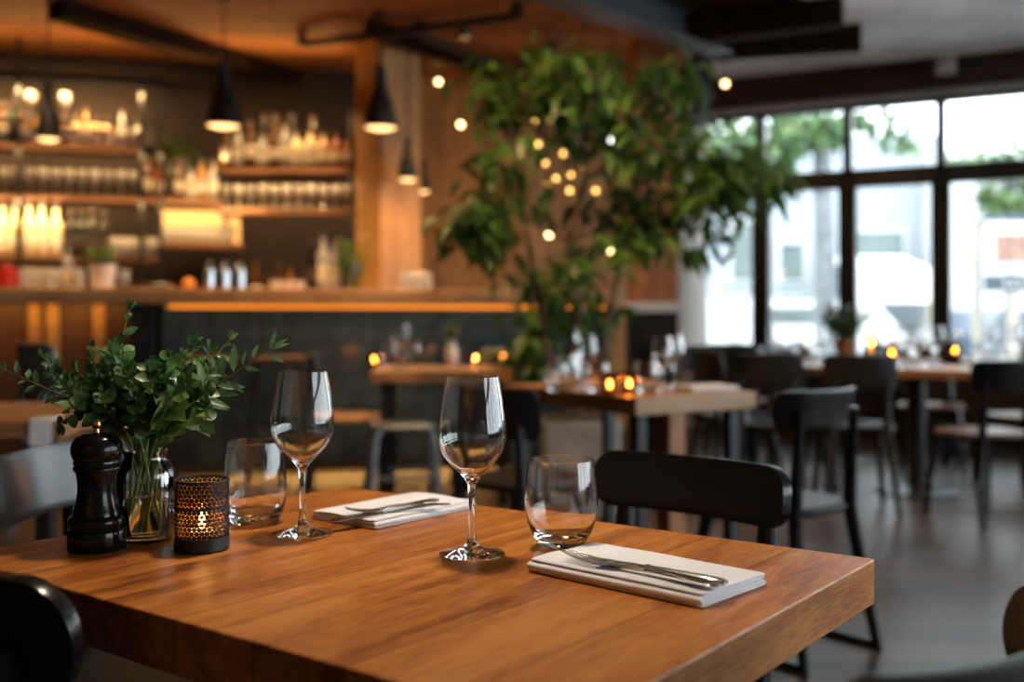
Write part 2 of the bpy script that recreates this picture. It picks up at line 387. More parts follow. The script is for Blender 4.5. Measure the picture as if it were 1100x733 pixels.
wall('wall_window_sill', wpt(tl[0] + .05), wpt(tl[-1] - .1), 'dark_wall', 0, ZS - .03, .16)
cpt = bar_pt(sR, WT)
wall('wall_window_side', wpt(tl[0]), cpt, 'grey_wall', th=.16)
# right wall, glazed too
rc = wpt(tl[-1]).to_2d(); dv = (rf - rc); nb = 7
pts = [rc + dv * (i / nb) for i in range(nb + 1)]
for i in range(0, 7): window_bay(pts[i], pts[i + 1], .55, 2.25, 2.9)
wall('wall_right_header', pts[0], pts[7], 'brown_paint', 2.9, HC, .2); wall('wall_right_sill', pts[0], pts[7], 'dark_wall', 0, .52, .2)
# pale strip above the glazing
a, b = wpt(tl[0] + .3, -.2), wpt(tl[-1], -.2)
struct(B().bar((a.x, a.y, ZT - .005), (b.x, b.y, ZT - .005), .08, .05).obj('trim_1', 'grey_wall', smooth=False, bevel=.01))

# ------------------------------------------------------------------ ceiling pieces
def zc(px, py, z): d = D(py, z); return Vector((X(px, d), d, z))
# concrete slab over the window side and the strip along the glazing
poly = [zc(845, -1, 3.12), zc(925, 45, 3.12), zc(762, 73, 3.12)]
far = [wpt(tl[0] + .1, -.17), wpt(tl[-1], -.17)]
pl = [(poly[0].x - 1.6, poly[0].y - 2.2), (poly[1].x, poly[1].y), (poly[2].x, poly[2].y), (far[0].x - .3, far[0].y - .1), (far[1].x, far[1].y), (far[1].x, 3.)]
struct(B().prism(pl, 3.165, 3.22).obj('ceiling_slab', 'concrete', smooth=False))
rp_ = [zc(560, -8, 3.18), zc(775, 62, 3.18), zc(930, 44, 3.18), zc(845, -1, 3.18)]
rp_ = [(p.x, p.y) for p in rp_] + [(rp_[3].x - 1.6, rp_[3].y - 2.1), (rp_[0].x - 2.6, rp_[0].y - 2.6)]
struct(B().prism(rp_, 3.18, 3.23).obj('ceiling_dark_panel', 'recess', smooth=False))  # flat dark panel in place of a recess
# steel beam
a = zc(560, -12, 2.98); b = zc(775, 58, 2.98)
d_ = (b - a).normalized()
bm_ = B(); a2 = a - d_ * 4
bm_.bar(a2 + Vector((0, 0, .11)), b + Vector((0, 0, .11)), .02, .2); bm_.bar(a2, b, .20, .022); bm_.bar(a2 + Vector((0, 0, .21)), b + Vector((0, 0, .21)), .20, .022)
struct(bm_.obj('ceiling_beam', 'steel_beam', smooth=False, bevel=.003))
for (p0, p1, q) in (((728, 34), (905, 12), .16), ((745, 52), (925, 40), .14)):
    a = zc(*p0, 3.08); b = zc(*p1, 3.08)
    struct(B().bar(a, b, q, .2).obj('ceiling_beam', 'recess', smooth=False, bevel=.01))
for (p0, p1, q) in (((60, 10), (380, 103), .2), ((395, 30), (560, 86), .06)):
    a = zc(*p0, 3.13); b = zc(*p1, 3.13)
    struct(B().bar(a, b, q, .12).obj('ceiling_beam', 'recess', smooth=False, bevel=.01))
# timber ceiling beams over the bar
# column between back bar and plank wall
cY = 8.15
c = P(414, 300, cY)
struct(B().box((0, 0, HC / 2), (.37, .37, HC)).obj('wooden_column', 'column', smooth=False, loc=(c.x, c.y + .18, 0), rotz=math.radians(38), bevel=.006))
# column behind the tree at the end of the bar
c2 = P(704, 300, 8.25)
struct(B().box((0, 0, HC / 2), (.34, .34, HC)).obj('wooden_column', 'column_red', smooth=False, loc=(c2.x, c2.y + .17, 0), rotz=math.radians(4), bevel=.006))

# ------------------------------------------------------------------ bar
ZB = 1.235
s0, s1, se = bar_s(-150, 0), bar_s(662, 0), bar_s(165, 0)
bt = thing('bar_counter', 'long bar with thick timber worktop and dark tiled front under a glowing strip', 'bar', (BP.x, BP.y, 0), BROT)
w = B().box(((s0 + s1) / 2, .20, ZB - .05), (s1 - s0, .78, .10)).obj('worktop', 'counter', bt, smooth=False, bevel=.012)
B().box(((se + s1) / 2, .06, .60), (s1 - se - .1, .08, 1.06)).obj('tiled_front', 'tile', bt, smooth=False)
B().box(((se + s1) / 2, .12, .05), (s1 - se - .1, .08, .10)).obj('toe_kick', 'black_metal', bt, smooth=False)
B().box(((se + s1) / 2, -.025, 1.12), (s1 - se - .15, .02, .025)).obj('light_strip', 'led', bt, smooth=False)
B().box(((se + s1) / 2, .05, .085), (s1 - se - .2, .03, .014)).obj('foot_light_strip', 'led', bt, smooth=False)
B().box(((se + s0) / 2, .16, .57), (se - s0, .06, 1.13)).obj('dark_end_panel', 'wood_dark', bt, smooth=False)
B().box((se - .07, .05, .57), (.16, .14, 1.14)).obj('end_post', 'black_metal', bt, smooth=False, bevel=.005)
for px in (38, 57, 107):
    B().box((bar_s(px, .1), .1, .57), (.075, .06, 1.13)).obj('upright', 'column', bt, smooth=False, bevel=.004)
B().box(((s0 + s1) / 2, .55, .57), (s1 - s0, .03, 1.13)).obj('rear_panel', 'wood_dark', bt, smooth=False)
# pale stone ledge at the end of the bar by the column
t = thing('stone_ledge', 'pale stone topped ledge on black base at foot of reddish timber column', 'ledge', (X(700, 7.75), 7.75, 0), 0)
B().box((0, 0, 1.12), (.40, .36, .07)).obj('ledge_top', 'white', t, smooth=False, bevel=.008); B().box((0, .02, .542), (.34, .30, 1.085)).obj('ledge_base', 'black_metal', t, smooth=False, bevel=.004)

# back work counter
bw = thing('back_counter', 'low timber back counter standing against the bottle wall', 'counter', (BP.x, BP.y, 0), BROT)
sA, sB = bar_s(-150, 1.7), bar_s(372, 1.7)
B().box(((sA + sB) / 2, 1.72, 1.1), (sB - sA, .5, .05)).obj('worktop', 'shelf', bw, smooth=False, bevel=.005)
B().box(((sA + sB) / 2, 1.75, .537), (sB - sA, .42, 1.074)).obj('cabinet_body', 'wood_dark', bw, smooth=False)

# ------------------------------------------------------------------ back bar shelving
TS = 1.70
def shelf_row(name, px0, px1, z, parent, t=TS, depth=.28, th=.04, m='shelf'):
    a, b = bar_s(px0, t), bar_s(px1, t)
    return B().box(((a + b) / 2, t, z - th / 2), (b - a, depth, th)).obj(name, m, parent, smooth=False, bevel=.003)
rk = thing('back_bar_rack', 'black steel framed rack with timber shelves of bottles and stemmed glasses', 'shelving', (BP.x, BP.y, 0), BROT)
ZS1 = Z(158, 8.4); ZS2 = Z(212, 8.45); ZS0 = Z(277, 8.4)
shelf_row('upper_shelf', -150, 150, ZS1, rk); shelf_row('middle_shelf', -150, 238, ZS2, rk); shelf_row('lower_shelf', -150, 170, ZS0, rk)
shelf_row('niche_shelf', 172, 262, Z(263, 8.7), rk)
a_, b_ = bar_s(174, 1.9), bar_s(258, 1.9)
B().box(((a_ + b_) / 2, 1.97, Z(243, 8.75)), (b_ - a_, .02, .28)).obj('lit_niche_panel', 'niche', rk, smooth=False)
for px in (-90, 20, 152, 172):
    for tt in (1.57, 1.84):
        s_ = bar_s(px, tt); top = HC - .25 if px != 20 else HC
        B().box((s_, tt, (1.125 + top) / 2), (.028, .028, top - 1.125)).obj('upright', 'black_metal', rk, smooth=False)
for tt in (1.57, 1.84):
    a_, b_ = bar_s(-150, tt), bar_s(172, tt)
    B().box(((a_ + b_) / 2, tt, HC - .27), (b_ - a_, .03, .035)).obj('top_rail', 'black_metal', rk, smooth=False)
    B().box(((a_ + b_) / 2, tt, HC - .62), (b_ - a_, .022, .022)).obj('top_rail', 'black_metal', rk, smooth=False)
B().box(((bar_s(0, 1.84) + bar_s(150, 1.84)) / 2, 1.8, ZS1 + .012), (bar_s(150, 1.84) - bar_s(0, 1.84), .012, .012)).obj('added_shelf_strip', 'led', rk, smooth=False)  # added strip, a made-up fitting for the extra rack light
# right rack in front of column, parallel to the picture
RY = 8.62
r2 = thing('wall_shelf_unit', 'two tier timber shelving full of bottles beside the square timber column', 'shelving', (X(307, RY), RY, 0), 0)
ZS3, ZS4 = Z(180, RY), Z(226, RY); hw = (378 - 236) / 2 * RY / F
B().box((0, 0, ZS3 - .025), (2 * hw, .28, .05)).obj('upper_shelf', 'shelf', r2, smooth=False, bevel=.003)
B().box((0, 0, ZS4 - .02), (2 * hw, .28, .04)).obj('lower_shelf', 'shelf', r2, smooth=False, bevel=.003)
for sx in (-1, 1):
    B().box((sx * (hw - .02), .10, (1.1 + 2.75) / 2), (.03, .03, 1.65)).obj('upright', 'black_metal', r2, smooth=False)
B().box((0, .13, ZS3 + .014), (2 * hw - .1, .012, .012)).obj('added_shelf_strip', 'led', r2, smooth=False)  # added strips, made-up fittings for the extra shelving light
B().box((0, .13, ZS4 + .014), (2 * hw - .1, .012, .012)).obj('added_shelf_strip', 'led', r2, smooth=False)

# ------------------------------------------------------------------ bottles and small glasses
def bottle_proto(kind):
    prof = {'tall': [(0, 0), (.034, 0), (.037, .006), (.037, .17), (.034, .20), (.016, .235), (.0135, .25), (.0135, .30), (.0155, .302), (.0155, .315), (0, .315)],
            'squat': [(0, 0), (.043, 0), (.046, .006), (.046, .13), (.040, .155), (.018, .18), (.0155, .19), (.0155, .225), (.019, .228), (.019, .25), (0, .25)],
            'wine': [(0, 0), (.034, 0), (.0375, .006), (.0375, .185), (.033, .215), (.017, .25), (.0145, .265), (.0145, .31), (.016, .312), (.016, .325), (0, .325)]}[kind]
    return prof
BM = {}
for k in ('tall', 'squat', 'wine'):
    b0 = B().lathe(bottle_proto(k), 16); me = bpy.data.meshes.new('bottle_body'); bmesh.ops.recalc_face_normals(b0.bm, faces=b0.bm.faces); b0.bm.to_mesh(me); b0.bm.free()
    me.polygons.foreach_set('use_smooth', [True] * len(me.polygons)); me.set_sharp_from_angle(angle=.7)
    r_, z0, z1, hz = {'tall': (.0374, .05, .14, .315), 'squat': (.0464, .03, .11, .25), 'wine': (.0379, .06, .15, .325)}[k]
    b1 = B().lathe([(r_ - .001, z0), (r_ + .0004, z0 + .001), (r_ + .0004, z1 - .001), (r_ - .001, z1)], 16); me1 = bpy.data.meshes.new('bottle_label'); b1.bm.to_mesh(me1); b1.bm.free(); me1.materials.append(M['label_paper'])
    cr = {'tall': .0165, 'squat': .020, 'wine': .0172}[k]
    b2 = B().lathe([(0, hz - .03), (cr, hz - .03), (cr, hz + .004), (0, hz + .004)], 12); me2 = bpy.data.meshes.new('bottle_cap'); b2.bm.to_mesh(me2); b2.bm.free(); me2.materials.append(M['cork'])
    BM[k] = (me, me1, me2)
BMC = {}; DARKLABEL = {}
for k in BM:
    DARKLABEL[k] = BM[k][1].copy(); DARKLABEL[k].materials[0] = M['cork']
def bottle(kind, colr, loc, label, group, scale=1.):
    key = (kind, colr)
    if key not in BMC:
        me = BM[kind][0].copy(); me.materials.append(BOT[colr]); BMC[key] = me
    t = thing('liquor_bottle' if kind != 'wine' else 'wine_bottle', label, 'bottle', loc, rng.uniform(0, 6), group); t.scale = (scale,) * 3
    lm = DARKLABEL[kind] if colr in ('black', 'dark green') else BM[kind][1]
    for nm, me in (('bottle_body', BMC[key]), ('bottle_label', lm), ('bottle_cap', BM[kind][2])):
        o = bpy.data.objects.new(nm, me); COL.objects.link(o); o.parent = t
    return t
gm = B().lathe([(0, .0), (.033, 0), (.033, .002), (.006, .006), (.004, .02), (.004, .085), (.012, .095), (.034, .12), (.039, .15), (.034, .20), (.032, .20), (.036, .15), (.031, .122), (.010, .099), (0, .097)], 16)
GME = bpy.data.meshes.new('stemmed_glass'); bmesh.ops.recalc_face_normals(gm.bm, faces=gm.bm.faces); gm.bm.to_mesh(GME); gm.bm.free(); GME.materials.append(M['bar_glass']); GME.polygons.foreach_set('use_smooth', [True] * len(GME.polygons))
tm = B().lathe([(0, 0), (.030, 0), (.034, .004), (.036, .11), (.034, .11), (.031, .014), (0, .012)], 16)
TME = bpy.data.meshes.new('bar_tumbler'); bmesh.ops.recalc_face_normals(tm.bm, faces=tm.bm.faces); tm.bm.to_mesh(TME); tm.bm.free(); TME.materials.append(M['bar_glass']); TME.polygons.foreach_set('use_smooth', [True] * len(TME.polygons))
def glass(me, name, loc, label, group, scale=1.):
    o = bpy.data.objects.new(name, me); COL.objects.link(o); o.location = loc; o.scale = (scale,) * 3; return tag(o, label, 'glass', group)

# row on the upper shelf
for i, (px, kd, cl, sc_) in enumerate([(3, 'tall', 'brown', 1), (14, 'wine', 'dark green', 1), (26, 'tall', 'brown', .95), (38, 'squat', 'amber', 1), (70, 'tall', 'brown', .95), (81, 'squat', 'gold', 1.05), (92, 'tall', 'gold', .95), (103, 'squat', 'amber', 1.0),
                                      (114, 'squat', 'amber', .95), (131, 'tall', 'clear', .95), (149, 'squat', 'clear', .95)]):
    bottle(kd, cl, bar_pt(bar_s(px, 1.64), 1.64, ZS1), '%s bottle, %s from the left on the upper shelf of the steel framed rack' % (cl, ORD[i + 1]), 'bottles on the upper rack shelf', sc_)
for i, px in enumerate([4, 18, 32, 46, 60, 74, 88, 102, 116, 130, 143]):
    tt = 1.62 if i % 2 else 1.66
    glass(GME, 'stemmed_glass', bar_pt(bar_s(px, tt), tt, ZS2), 'stemmed glass, %s from the left on the middle shelf of the steel framed rack' % ORD[i + 1], 'stemmed glasses on the middle rack shelf', 1.05)
for i, (px, kd, cl, sc_) in enumerate([(158, 'wine', 'brown', 1.0), (171, 'tall', 'red', .95), (183, 'wine', 'dark green', .9), (192, 'tall', 'brown', 1.), (205, 'squat', 'clear', 1.05), (217, 'tall', 'amber', 1), (229, 'tall', 'clear', 1.0)]):
    bottle(kd, cl, bar_pt(bar_s(px, 1.64), 1.64, ZS2), '%s bottle, %s from the left past the glasses on the middle rack shelf' % (cl, ORD[i + 1]), 'bottles on the middle rack shelf', sc_)
for i, (px, kd, cl, sc_) in enumerate([(3, 'tall', 'cream', 1.3), (16, 'tall', 'cream', 1.3), (31, 'tall', 'cream', 1.35), (45, 'tall', 'cream', 1.35), (60, 'tall', 'cream', 1.3), (76, 'wine', 'black', 1.15), (88, 'wine', 'dark green', 1.15), (99, 'wine', 'black', 1.2), (112, 'wine', 'black', 1.15)]):
    bottle(kd, cl, bar_pt(bar_s(px, 1.64), 1.64, ZS0), '%s bottle, %s from the left on the lowest rack shelf' % (cl, ORD[i + 1]), 'bottles on the lower rack shelf', sc_)
for i, px in enumerate([124, 134, 144, 154, 163]):
    glass(TME, 'bar_tumbler', bar_pt(bar_s(px, 1.66), 1.66, ZS0), 'tumbler glass, %s right of the black bottles on the lowest shelf of the steel rack' % ORD[i + 1], 'tumblers on the lower rack shelf', 1.5)
for i, px in enumerate([180, 191, 202, 213, 224, 235, 246]):
    glass(TME, 'bar_tumbler', bar_pt(bar_s(px, 1.7), 1.7, Z(263, 8.7)), 'tumbler glass, %s from the left before the glowing niche' % ORD[i + 1], 'tumblers in the lit niche', 1.35)
for i, (px, kd, cl, sc_) in enumerate([(218, 'tall', 'amber', .9), (229, 'squat', 'clear', .9), (243, 'tall', 'brown', 1.), (256, 'tall', 'clear', 1.0), (269, 'wine', 'brown', 1.1), (282, 'squat', 'clear', 1.1), (294, 'tall', 'brown', 1.), (306, 'tall', 'clear', 1.1),
                                      (319, 'squat', 'cream', 1.15), (333, 'squat', 'cream', 1.2), (347, 'squat', 'gold', 1.15), (361, 'squat', 'red', 1.1), (373, 'tall', 'amber', .8)][2:]):
    bottle(kd, cl, (X(px, RY - .06), RY - .06, ZS3), '%s bottle, %s from the left on the upper tier of the two tier shelving' % (cl, ORD[i + 1]), 'bottles on the upper tier by the column', sc_)
for i, (px, kd, cl) in enumerate([(284, 'wine', 'black'), (296, 'wine', 'brown'), (314, 'wine', 'black'), (336, 'tall', 'brown')]):
    bottle(kd, cl, (X(px, RY + .07), RY + .07, ZS3), 'tall %s bottle, %s in the rear row of the two tier shelving' % (cl, ORD[i + 1]), 'rear bottles on the upper tier by the column', 1.35)
for i, px in enumerate([243, 256, 269, 282, 295, 308, 321, 334, 347, 360, 372]):
    y = RY - .07 if i % 2 else RY - .03
    glass(GME, 'stemmed_glass', (X(px, y), y, ZS4), 'stemmed glass, %s from the left on the lower tier of the two tier shelving' % ORD[i + 1], 'stemmed glasses on the lower tier by the column', 1.0)
# bottles on the back counter
zb = 1.125
for i, (px, kd, cl, sc_) in enumerate([(276, 'wine', 'brown', 1.2), (290, 'squat', 'brown', 1.1), (300, 'tall', 'brown', 1.15), (312, 'tall', 'amber', 1.1), (325, 'squat', 'brown', 1.1), (335, 'tall', 'amber', 1.2)]):
    bottle(kd, cl, bar_pt(bar_s(px, 1.6), 1.6, zb), '%s bottle, %s from the left on the low back counter' % (cl, ORD[i + 1]), 'bottles on the back counter', sc_)

# ---- things standing on the bar worktop
def bpx(px, t=.22): return bar_pt(bar_s(px, t), t, ZB)
for i, (px, kd, cl, sc_) in enumerate([(336, 'wine', 'black', 1.1), (347, 'tall', 'clear', 1.3), (359, 'tall', 'clear', 1.15)]):
    bottle(kd, cl, bpx(px, .3), ['slim black bottle left of the clear bottles on the bar', 'tallest clear bottle on the bar, beside the flower vase', 'shorter clear bottle on the bar touching the flower vase'][i], 'bottles on the bar worktop', sc_)
for i, px in enumerate((225, 242, 258)):
    t = thing('steel_shaker', 'polished steel bar shaker, %s of the three standing on the worktop' % ['leftmost', 'middle', 'rightmost'][i], 'shaker', bpx(px), 0, 'steel shakers on the bar')
    B().lathe([(0, 0), (.026, 0), (.030, .004), (.034, .13), (.034, .135), (0, .135)], 20).obj('shaker_body', 'chrome', t); B().lathe([(.034, .135), (.030, .155), (.016, .178), (.015, .195), (0, .197)], 20).obj('shaker_lid', 'chrome', t)
for i, px in enumerate((296, 308, 320)):
    t = thing('espresso_cup', 'small white cup, %s of three on the bar worktop' % ['leftmost', 'middle', 'rightmost'][i], 'cup', bpx(px), rng.uniform(0, 1), 'white cups on the bar')
    B().lathe([(0, 0), (.022, 0), (.036, .03), (.039, .062), (.036, .062), (.033, .032), (.019, .006), (0, .005)], 20).obj('cup_body', 'white', t)
    B().tube([(.036, 0, .05), (.055, 0, .05), (.06, 0, .036), (.05, 0, .022), (.033, 0, .024)], .004, 6).obj('handle', 'white', t)
t = thing('red_canister', 'red enamel canister near the far end of the bar worktop', 'canister', bpx(8))
B().lathe([(0, 0), (.07, 0), (.075, .01), (.075, .10), (.07, .11), (0, .11)], 24).obj('canister_body', 'red', t); B().lathe([(.072, .11), (.075, .125), (.02, .14), (.016, .16), (0, .165)], 24).obj('lid', 'red', t)
for i, px in enumerate((28, 40, 52, 64, 84, 132)):
    glass(TME, 'bar_tumbler', bpx(px, .15 + .12 * (i % 2)), 'tumbler glass, %s from the red canister on the bar worktop' % ORD[i + 1], 'tumblers on the bar worktop', 1.2)
bottle('tall', 'clear', bpx(73, .25), 'single clear bottle between red canister and herb pot on the bar', 'bottles on the bar worktop', .95)
t = thing('bar_tray', 'shallow dark round tray on bar worktop right of the herb pot', 'tray', bpx(160))
B().lathe([(0, 0), (.15, 0), (.16, .006), (.165, .03), (.158, .03), (.153, .012), (0, .010)], 32).obj('tray_dish', 'black_metal', t)
B().lathe([(.158, .030), (.166, .030), (.166, .036), (.158, .036)], 32).obj('tray_rim', 'brass', t)
t = thing('orange_fruit', 'single orange lying on the bar worktop before the steel shakers', 'fruit', bpx(203))
B().lathe([(0, 0), (.02, .003), (.036, .02), (.04, .04), (.036, .06), (.02, .076), (0, .078)], 20).obj('fruit_body', 'fruit', t); B().lathe([(0, .077), (.004, .078), (.003, .083), (0, .083)], 8).obj('stalk', 'green_stem', t)
for i, px in enumerate((436, 446, 457)):
    glass(TME, 'bar_tumbler', bpx(px, .2 + .05 * i), 'tumbler glass, %s of three on the bar near the plank wall' % ['leftmost', 'middle', 'rightmost'][i], 'tumblers by the plank wall', 1.25)

def herb(t, r0, z0, n, L, spread, m='herb', seed=1, stem='green_stem', wr=.45):
    rg = random.Random(seed); lv = B(); st = B()
    for i in range(n):
        a = rg.uniform(0, 2 * PI); e = rg.uniform(.15, 1.) * spread
        base = Vector((math.cos(a) * r0 * rg.random(), math.sin(a) * r0 * rg.random(), z0)); d = Vector((math.cos(a) * e, math.sin(a) * e, 1.)).normalized(); h = L * rg.uniform(.6, 1.)
        tip = base + d * h; st.tube([base, base + d * h * .5 + Vector((0, 0, .01)), tip], [.003, .002, .001], 5)
        for k in range(7):
            q = base.lerp(tip, .25 + .75 * k / 6); aa = rg.uniform(0, 2 * PI)
            lv.leaf(q, Vector((math.cos(aa), math.sin(aa), rg.uniform(-.2, .7))), (0, 0, 1), L * rg.uniform(.22, .36), L * wr * rg.uniform(.25, .4), droop=.3)
    st.obj('stems', stem, t); lv.obj('leaves', m, t, fixn=False)
t = thing('potted_herb', 'green herb in a white pot on the left half of the bar worktop', 'plant', bpx(110))
B().lathe([(0, 0), (.062, 0), (.068, .005), (.088, .155), (.090, .165), (.082, .165), (.078, .15), (0, .148)], 28).obj('pot', 'white', t); B().lathe([(0, .14), (.078, .14), (.078, .146), (0, .15)], 20).obj('soil', 'soil', t)
herb(t, .05, .14, 26, .16, .9, seed=3)
t = thing('flower_vase', 'glass vase of green stems and a white bloom on the bar', 'vase', bpx(377))
B().lathe([(0, 0), (.05, 0), (.054, .005), (.066, .18), (.063, .18), (.050, .01), (0, .009)], 28).obj('vase_body', 'jar_glass', t)
herb(t, .03, .02, 16, .36, .35, seed=5, wr=.25)
fb = B()
for i in range(14):
    a = 2 * PI * i / 14; fb.leaf((.10, -.02, .36), (math.cos(a), math.sin(a), .5 + .3 * (i % 2)), (0, 0, 1), .055, .03)
fb.obj('bloom', 'white', t, fixn=False)
t = thing('trailing_plant', 'leafy green plant in a dark pot on the steel rack between bottle rows', 'plant', bar_pt(bar_s(196, 1.82), 1.82, ZS2 + 0), 0)
B().lathe([(0, 0), (.07, 0), (.09, .34), (.085, .34), (.06, .32), (0, .32)], 20).obj('pot', 'black_metal', t)
herb(t, .09, .30, 22, .26, 1.6, m='tree_leaf', seed=9)
# three pale glasses hanging at the top of the rack
for i, px in enumerate((33, 52, 70)):
    glass(GME, 'stemmed_glass', bar_pt(bar_s(px, 1.57), 1.57, HC - .605), 'stemmed glass standing on the top rail of the rack, %s of three' % ['leftmost', 'middle', 'rightmost'][i], 'stemmed glasses on the rack rail', 1.0)

# ------------------------------------------------------------------ pendants and lamps
LIGHTS = []
def lamp_data(kind, name, energy, col, **kw):
    l = bpy.data.lights.new(name, kind); l.energy = energy; l.color = col
    for k, v in kw.items(): setattr(l, k, v)
    return l
WARM = (1., .60, .28)
def add_light(l, loc, rot=(0, 0, 0), parent=None):
    o = bpy.data.objects.new(l.name, l); COL.objects.link(o); o.location = loc; o.rotation_euler = rot
    if parent: o.parent = parent
    return o
def pendant(loc, label, w=.12, h=.30, cord_to=HC, energy=25., group='black cone pendant lamps', col=WARM):
    """loc: centre of the shade opening"""
    t = thing('pendant_lamp', label, 'lamp', loc, 0, group)
    B().lathe([(w, 0), (w * .93, h * .35), (w * .72, h * .7), (w * .42, h), (w * .40, h), (w * .69, h * .69), (w * .90, h * .35), (w * .97, 0), (w, 0)], 28).obj('lamp_shade', 'black_metal', t)
    B().lathe([(0, h * .96), (w * .40, h * .97), (w * .34, h * 1.30), (w * .30, h * 1.55), (w * .10, h * 1.62), (0, h * 1.62)], 20).obj('socket', 'black_metal', t)
    B().tube([(0, 0, h * 1.6), (0, 0, cord_to - loc[2])], .006, 6).obj('cord', 'black_metal', t)
    B().lathe([(0, cord_to - loc[2] - .03), (.05, cord_to - loc[2] - .03), (.055, cord_to - loc[2]), (0, cord_to - loc[2])], 16).obj('ceiling_rose', 'black_metal', t)
    B().lathe([(0, -.014), (w * .5, -.010), (w * .9, .004), (w * .9, .012), (0, .012)], 20).obj('diffuser', 'pend_glow', t)
    l = lamp_data('SPOT', 'pendant light', energy, col, shadow_soft_size=.06, spot_size=math.radians(130), spot_blend=.6)
    add_light(l, (0, 0, -.03), parent=t)
    return t
dA = 7.3
for px, py, d, w, h, lab in ((240, 136, 7.1, .115, .27, 'black cone pendant lamp hanging over the steel shakers on the bar'),
                             (409, 138, 7.5, .118, .28, 'black cone pendant lamp hanging in front of the square timber column'),
                             (52, 150, 6.9, .08, .24, 'black cone pendant lamp hanging before the bottles of the steel framed rack'),
                             (438, 193, 8.0, .075, .20, 'small black pendant lamp, upper of two beside the square timber column'),
                             (454, 206, 8.5, .065, .17, 'small black pendant lamp, lower of two beside the square timber column')):
    p = P(px, py, d); pendant(p, lab, w, h, energy=48. if w > .1 else (30. if px < 100 else 3.))
# lamp above the laid table (out of the picture) and over other tables
pendant((-.12, 1.62, 2.05), 'black cone pendant lamp hanging above the laid oak table', .16, .26, energy=38., col=(1., .82, .64), group='black cone pendant lamps over tables')
pendant((.45, 4.4, 2.42), 'black cone pendant lamp above the table behind the laid one', .14, .26, energy=30., group='black cone pendant lamps over tables')
def globe(px, py, d, r, m, label, wallpx=None, e=0.):
    p = P(px, py, d); t = thing('globe_lamp', label, 'lamp', p, 0, 'small round lamps')
    B().lathe([(0, -r)] + [(r * math.sin(PI * k / 8), -r * math.cos(PI * k / 8)) for k in range(1, 8)] + [(0, r)], 16).obj('lamp_globe', m, t)
    B().lathe([(0, r * .9), (r * .5, r * .92), (r * .4, r * 1.5), (0, r * 1.5)], 10).obj('lamp_cap', 'brass', t)
    B().tube([(0, 0, r * 1.4), (0, 0, HC - p.z)], .004, 5).obj('cord', 'black_metal', t)
globe(495, 134, 8.6, .022, 'globe', 'small glowing globe lamp hanging highest before the vertical plank wall')
globe(523, 191, 8.6, .022, 'globe', 'small glowing globe lamp hanging lower before the vertical plank wall')
globe(471, 88, 9.2, .022, 'globe', 'small glowing globe lamp close under the ceiling by the timber column')
globe(657, 267, 7.6, .038, 'globe', 'bright globe lamp hanging behind the lower tree branches')
globe(590, 252, 7.8, .022, 'globe', 'globe lamp hanging behind the middle of the tree')
globe(779, 90, 8.6, .022, 'globe', 'small glowing globe lamp beside the loudspeaker')
globe(655, 152, 8.2, .055, 'white_patch_glow', 'added white globe hanging behind the upper tree leaves')  # added globe in place of a bright patch between the leaves
for i, (px, py) in enumerate(((574, 132), (590, 128), (600, 145), (578, 155), (605, 165), (586, 175), (613, 188), (622, 178), (597, 192), (612, 205), (588, 200), (574, 225), (628, 195), (640, 205), (565, 245))):  # added globes stand in for bright gaps between the leaves
    globe(px, py, 7.9 + .05 * (i % 4), .017, 'gold_gap_glow', 'tiny gold globe standing in for a bright gap between tree leaves, %s from the top' % ORD[i + 1])
# ceiling track with two joints
def track(p0, p1, z, label):
    a = zc(*p0, z); b = zc(*p1, z); t = thing('ceiling_track', label, 'track', (a + b) / 2)
    m_ = (a + b) / 2; B().bar(a - m_, b - m_, .05, .05).obj('track_rail', 'black_metal', t, smooth=False, bevel=.003)
    for q in (a, b): B().lathe([(0, 0), (.06, 0), (.06, .03), (.03, .04), (.03, HC - z), (0, HC - z)], 16).obj('ceiling_mount', 'black_metal', t, loc=q - m_)
track((325, 48), (555, 18), 3.1, 'black ceiling track crossing before the square timber column')
track((450, 38), (560, 78), 3.1, 'black ceiling track running back above the vertical plank wall')
# loudspeaker and security light
sp = P(745, 99, 8.55)
t = thing('loudspeaker', 'black loudspeaker hanging from the ceiling beside the tree', 'speaker', sp)
B().box((0, 0, 0), (.25, .22, .36)).obj('speaker_cabinet', 'speaker', t, smooth=False, bevel=.02, rotz=.3); B().lathe([(0, 0), (.08, 0), (.085, .01), (.02, .012), (0, .004)], 20).obj('speaker_cone', 'black_metal', t, loc=(.03, -.115, 0)).rotation_euler = (PI / 2, 0, .3)
B().tube([(0, 0, .17), (0, 0, HC - sp.z)], .012, 8).obj('bracket', 'black_metal', t)
q = wpt(win_t(1019), -.2); s_ = thing('emergency_light', 'small white square fitting on the brown header above the windows', 'light fitting', (q.x, q.y, Z(70, q.y)), WROT + PI)
B().box((0, 0, 0), (.15, .07, .15)).obj('fitting_body', 'white', s_, smooth=False, bevel=.012); B().box((0, -.04, 0), (.10, .02, .10)).obj('fitting_lens', 'concrete', s_, smooth=False, bevel=.004)
# curtain left of the glazing
def curt(u, v):
    xx = u * .42; return (xx, .035 * math.sin(u * 38), .03 + v * 2.75)
cpx = wpt(win_t(768), -.22); cpx2 = wpt(win_t(735), -.22)
t = thing('linen_curtain', 'white linen curtain hanging at the corner end of the windows', 'curtain', (cpx.x, cpx.y, 0), WROT)
B().grid(curt, 60, 6).obj('curtain_cloth', 'curtain', t)
B().tube([(-.05, 0, 2.79), (.5, 0, 2.79)], .012, 8).obj('curtain_rod', 'black_metal', t)

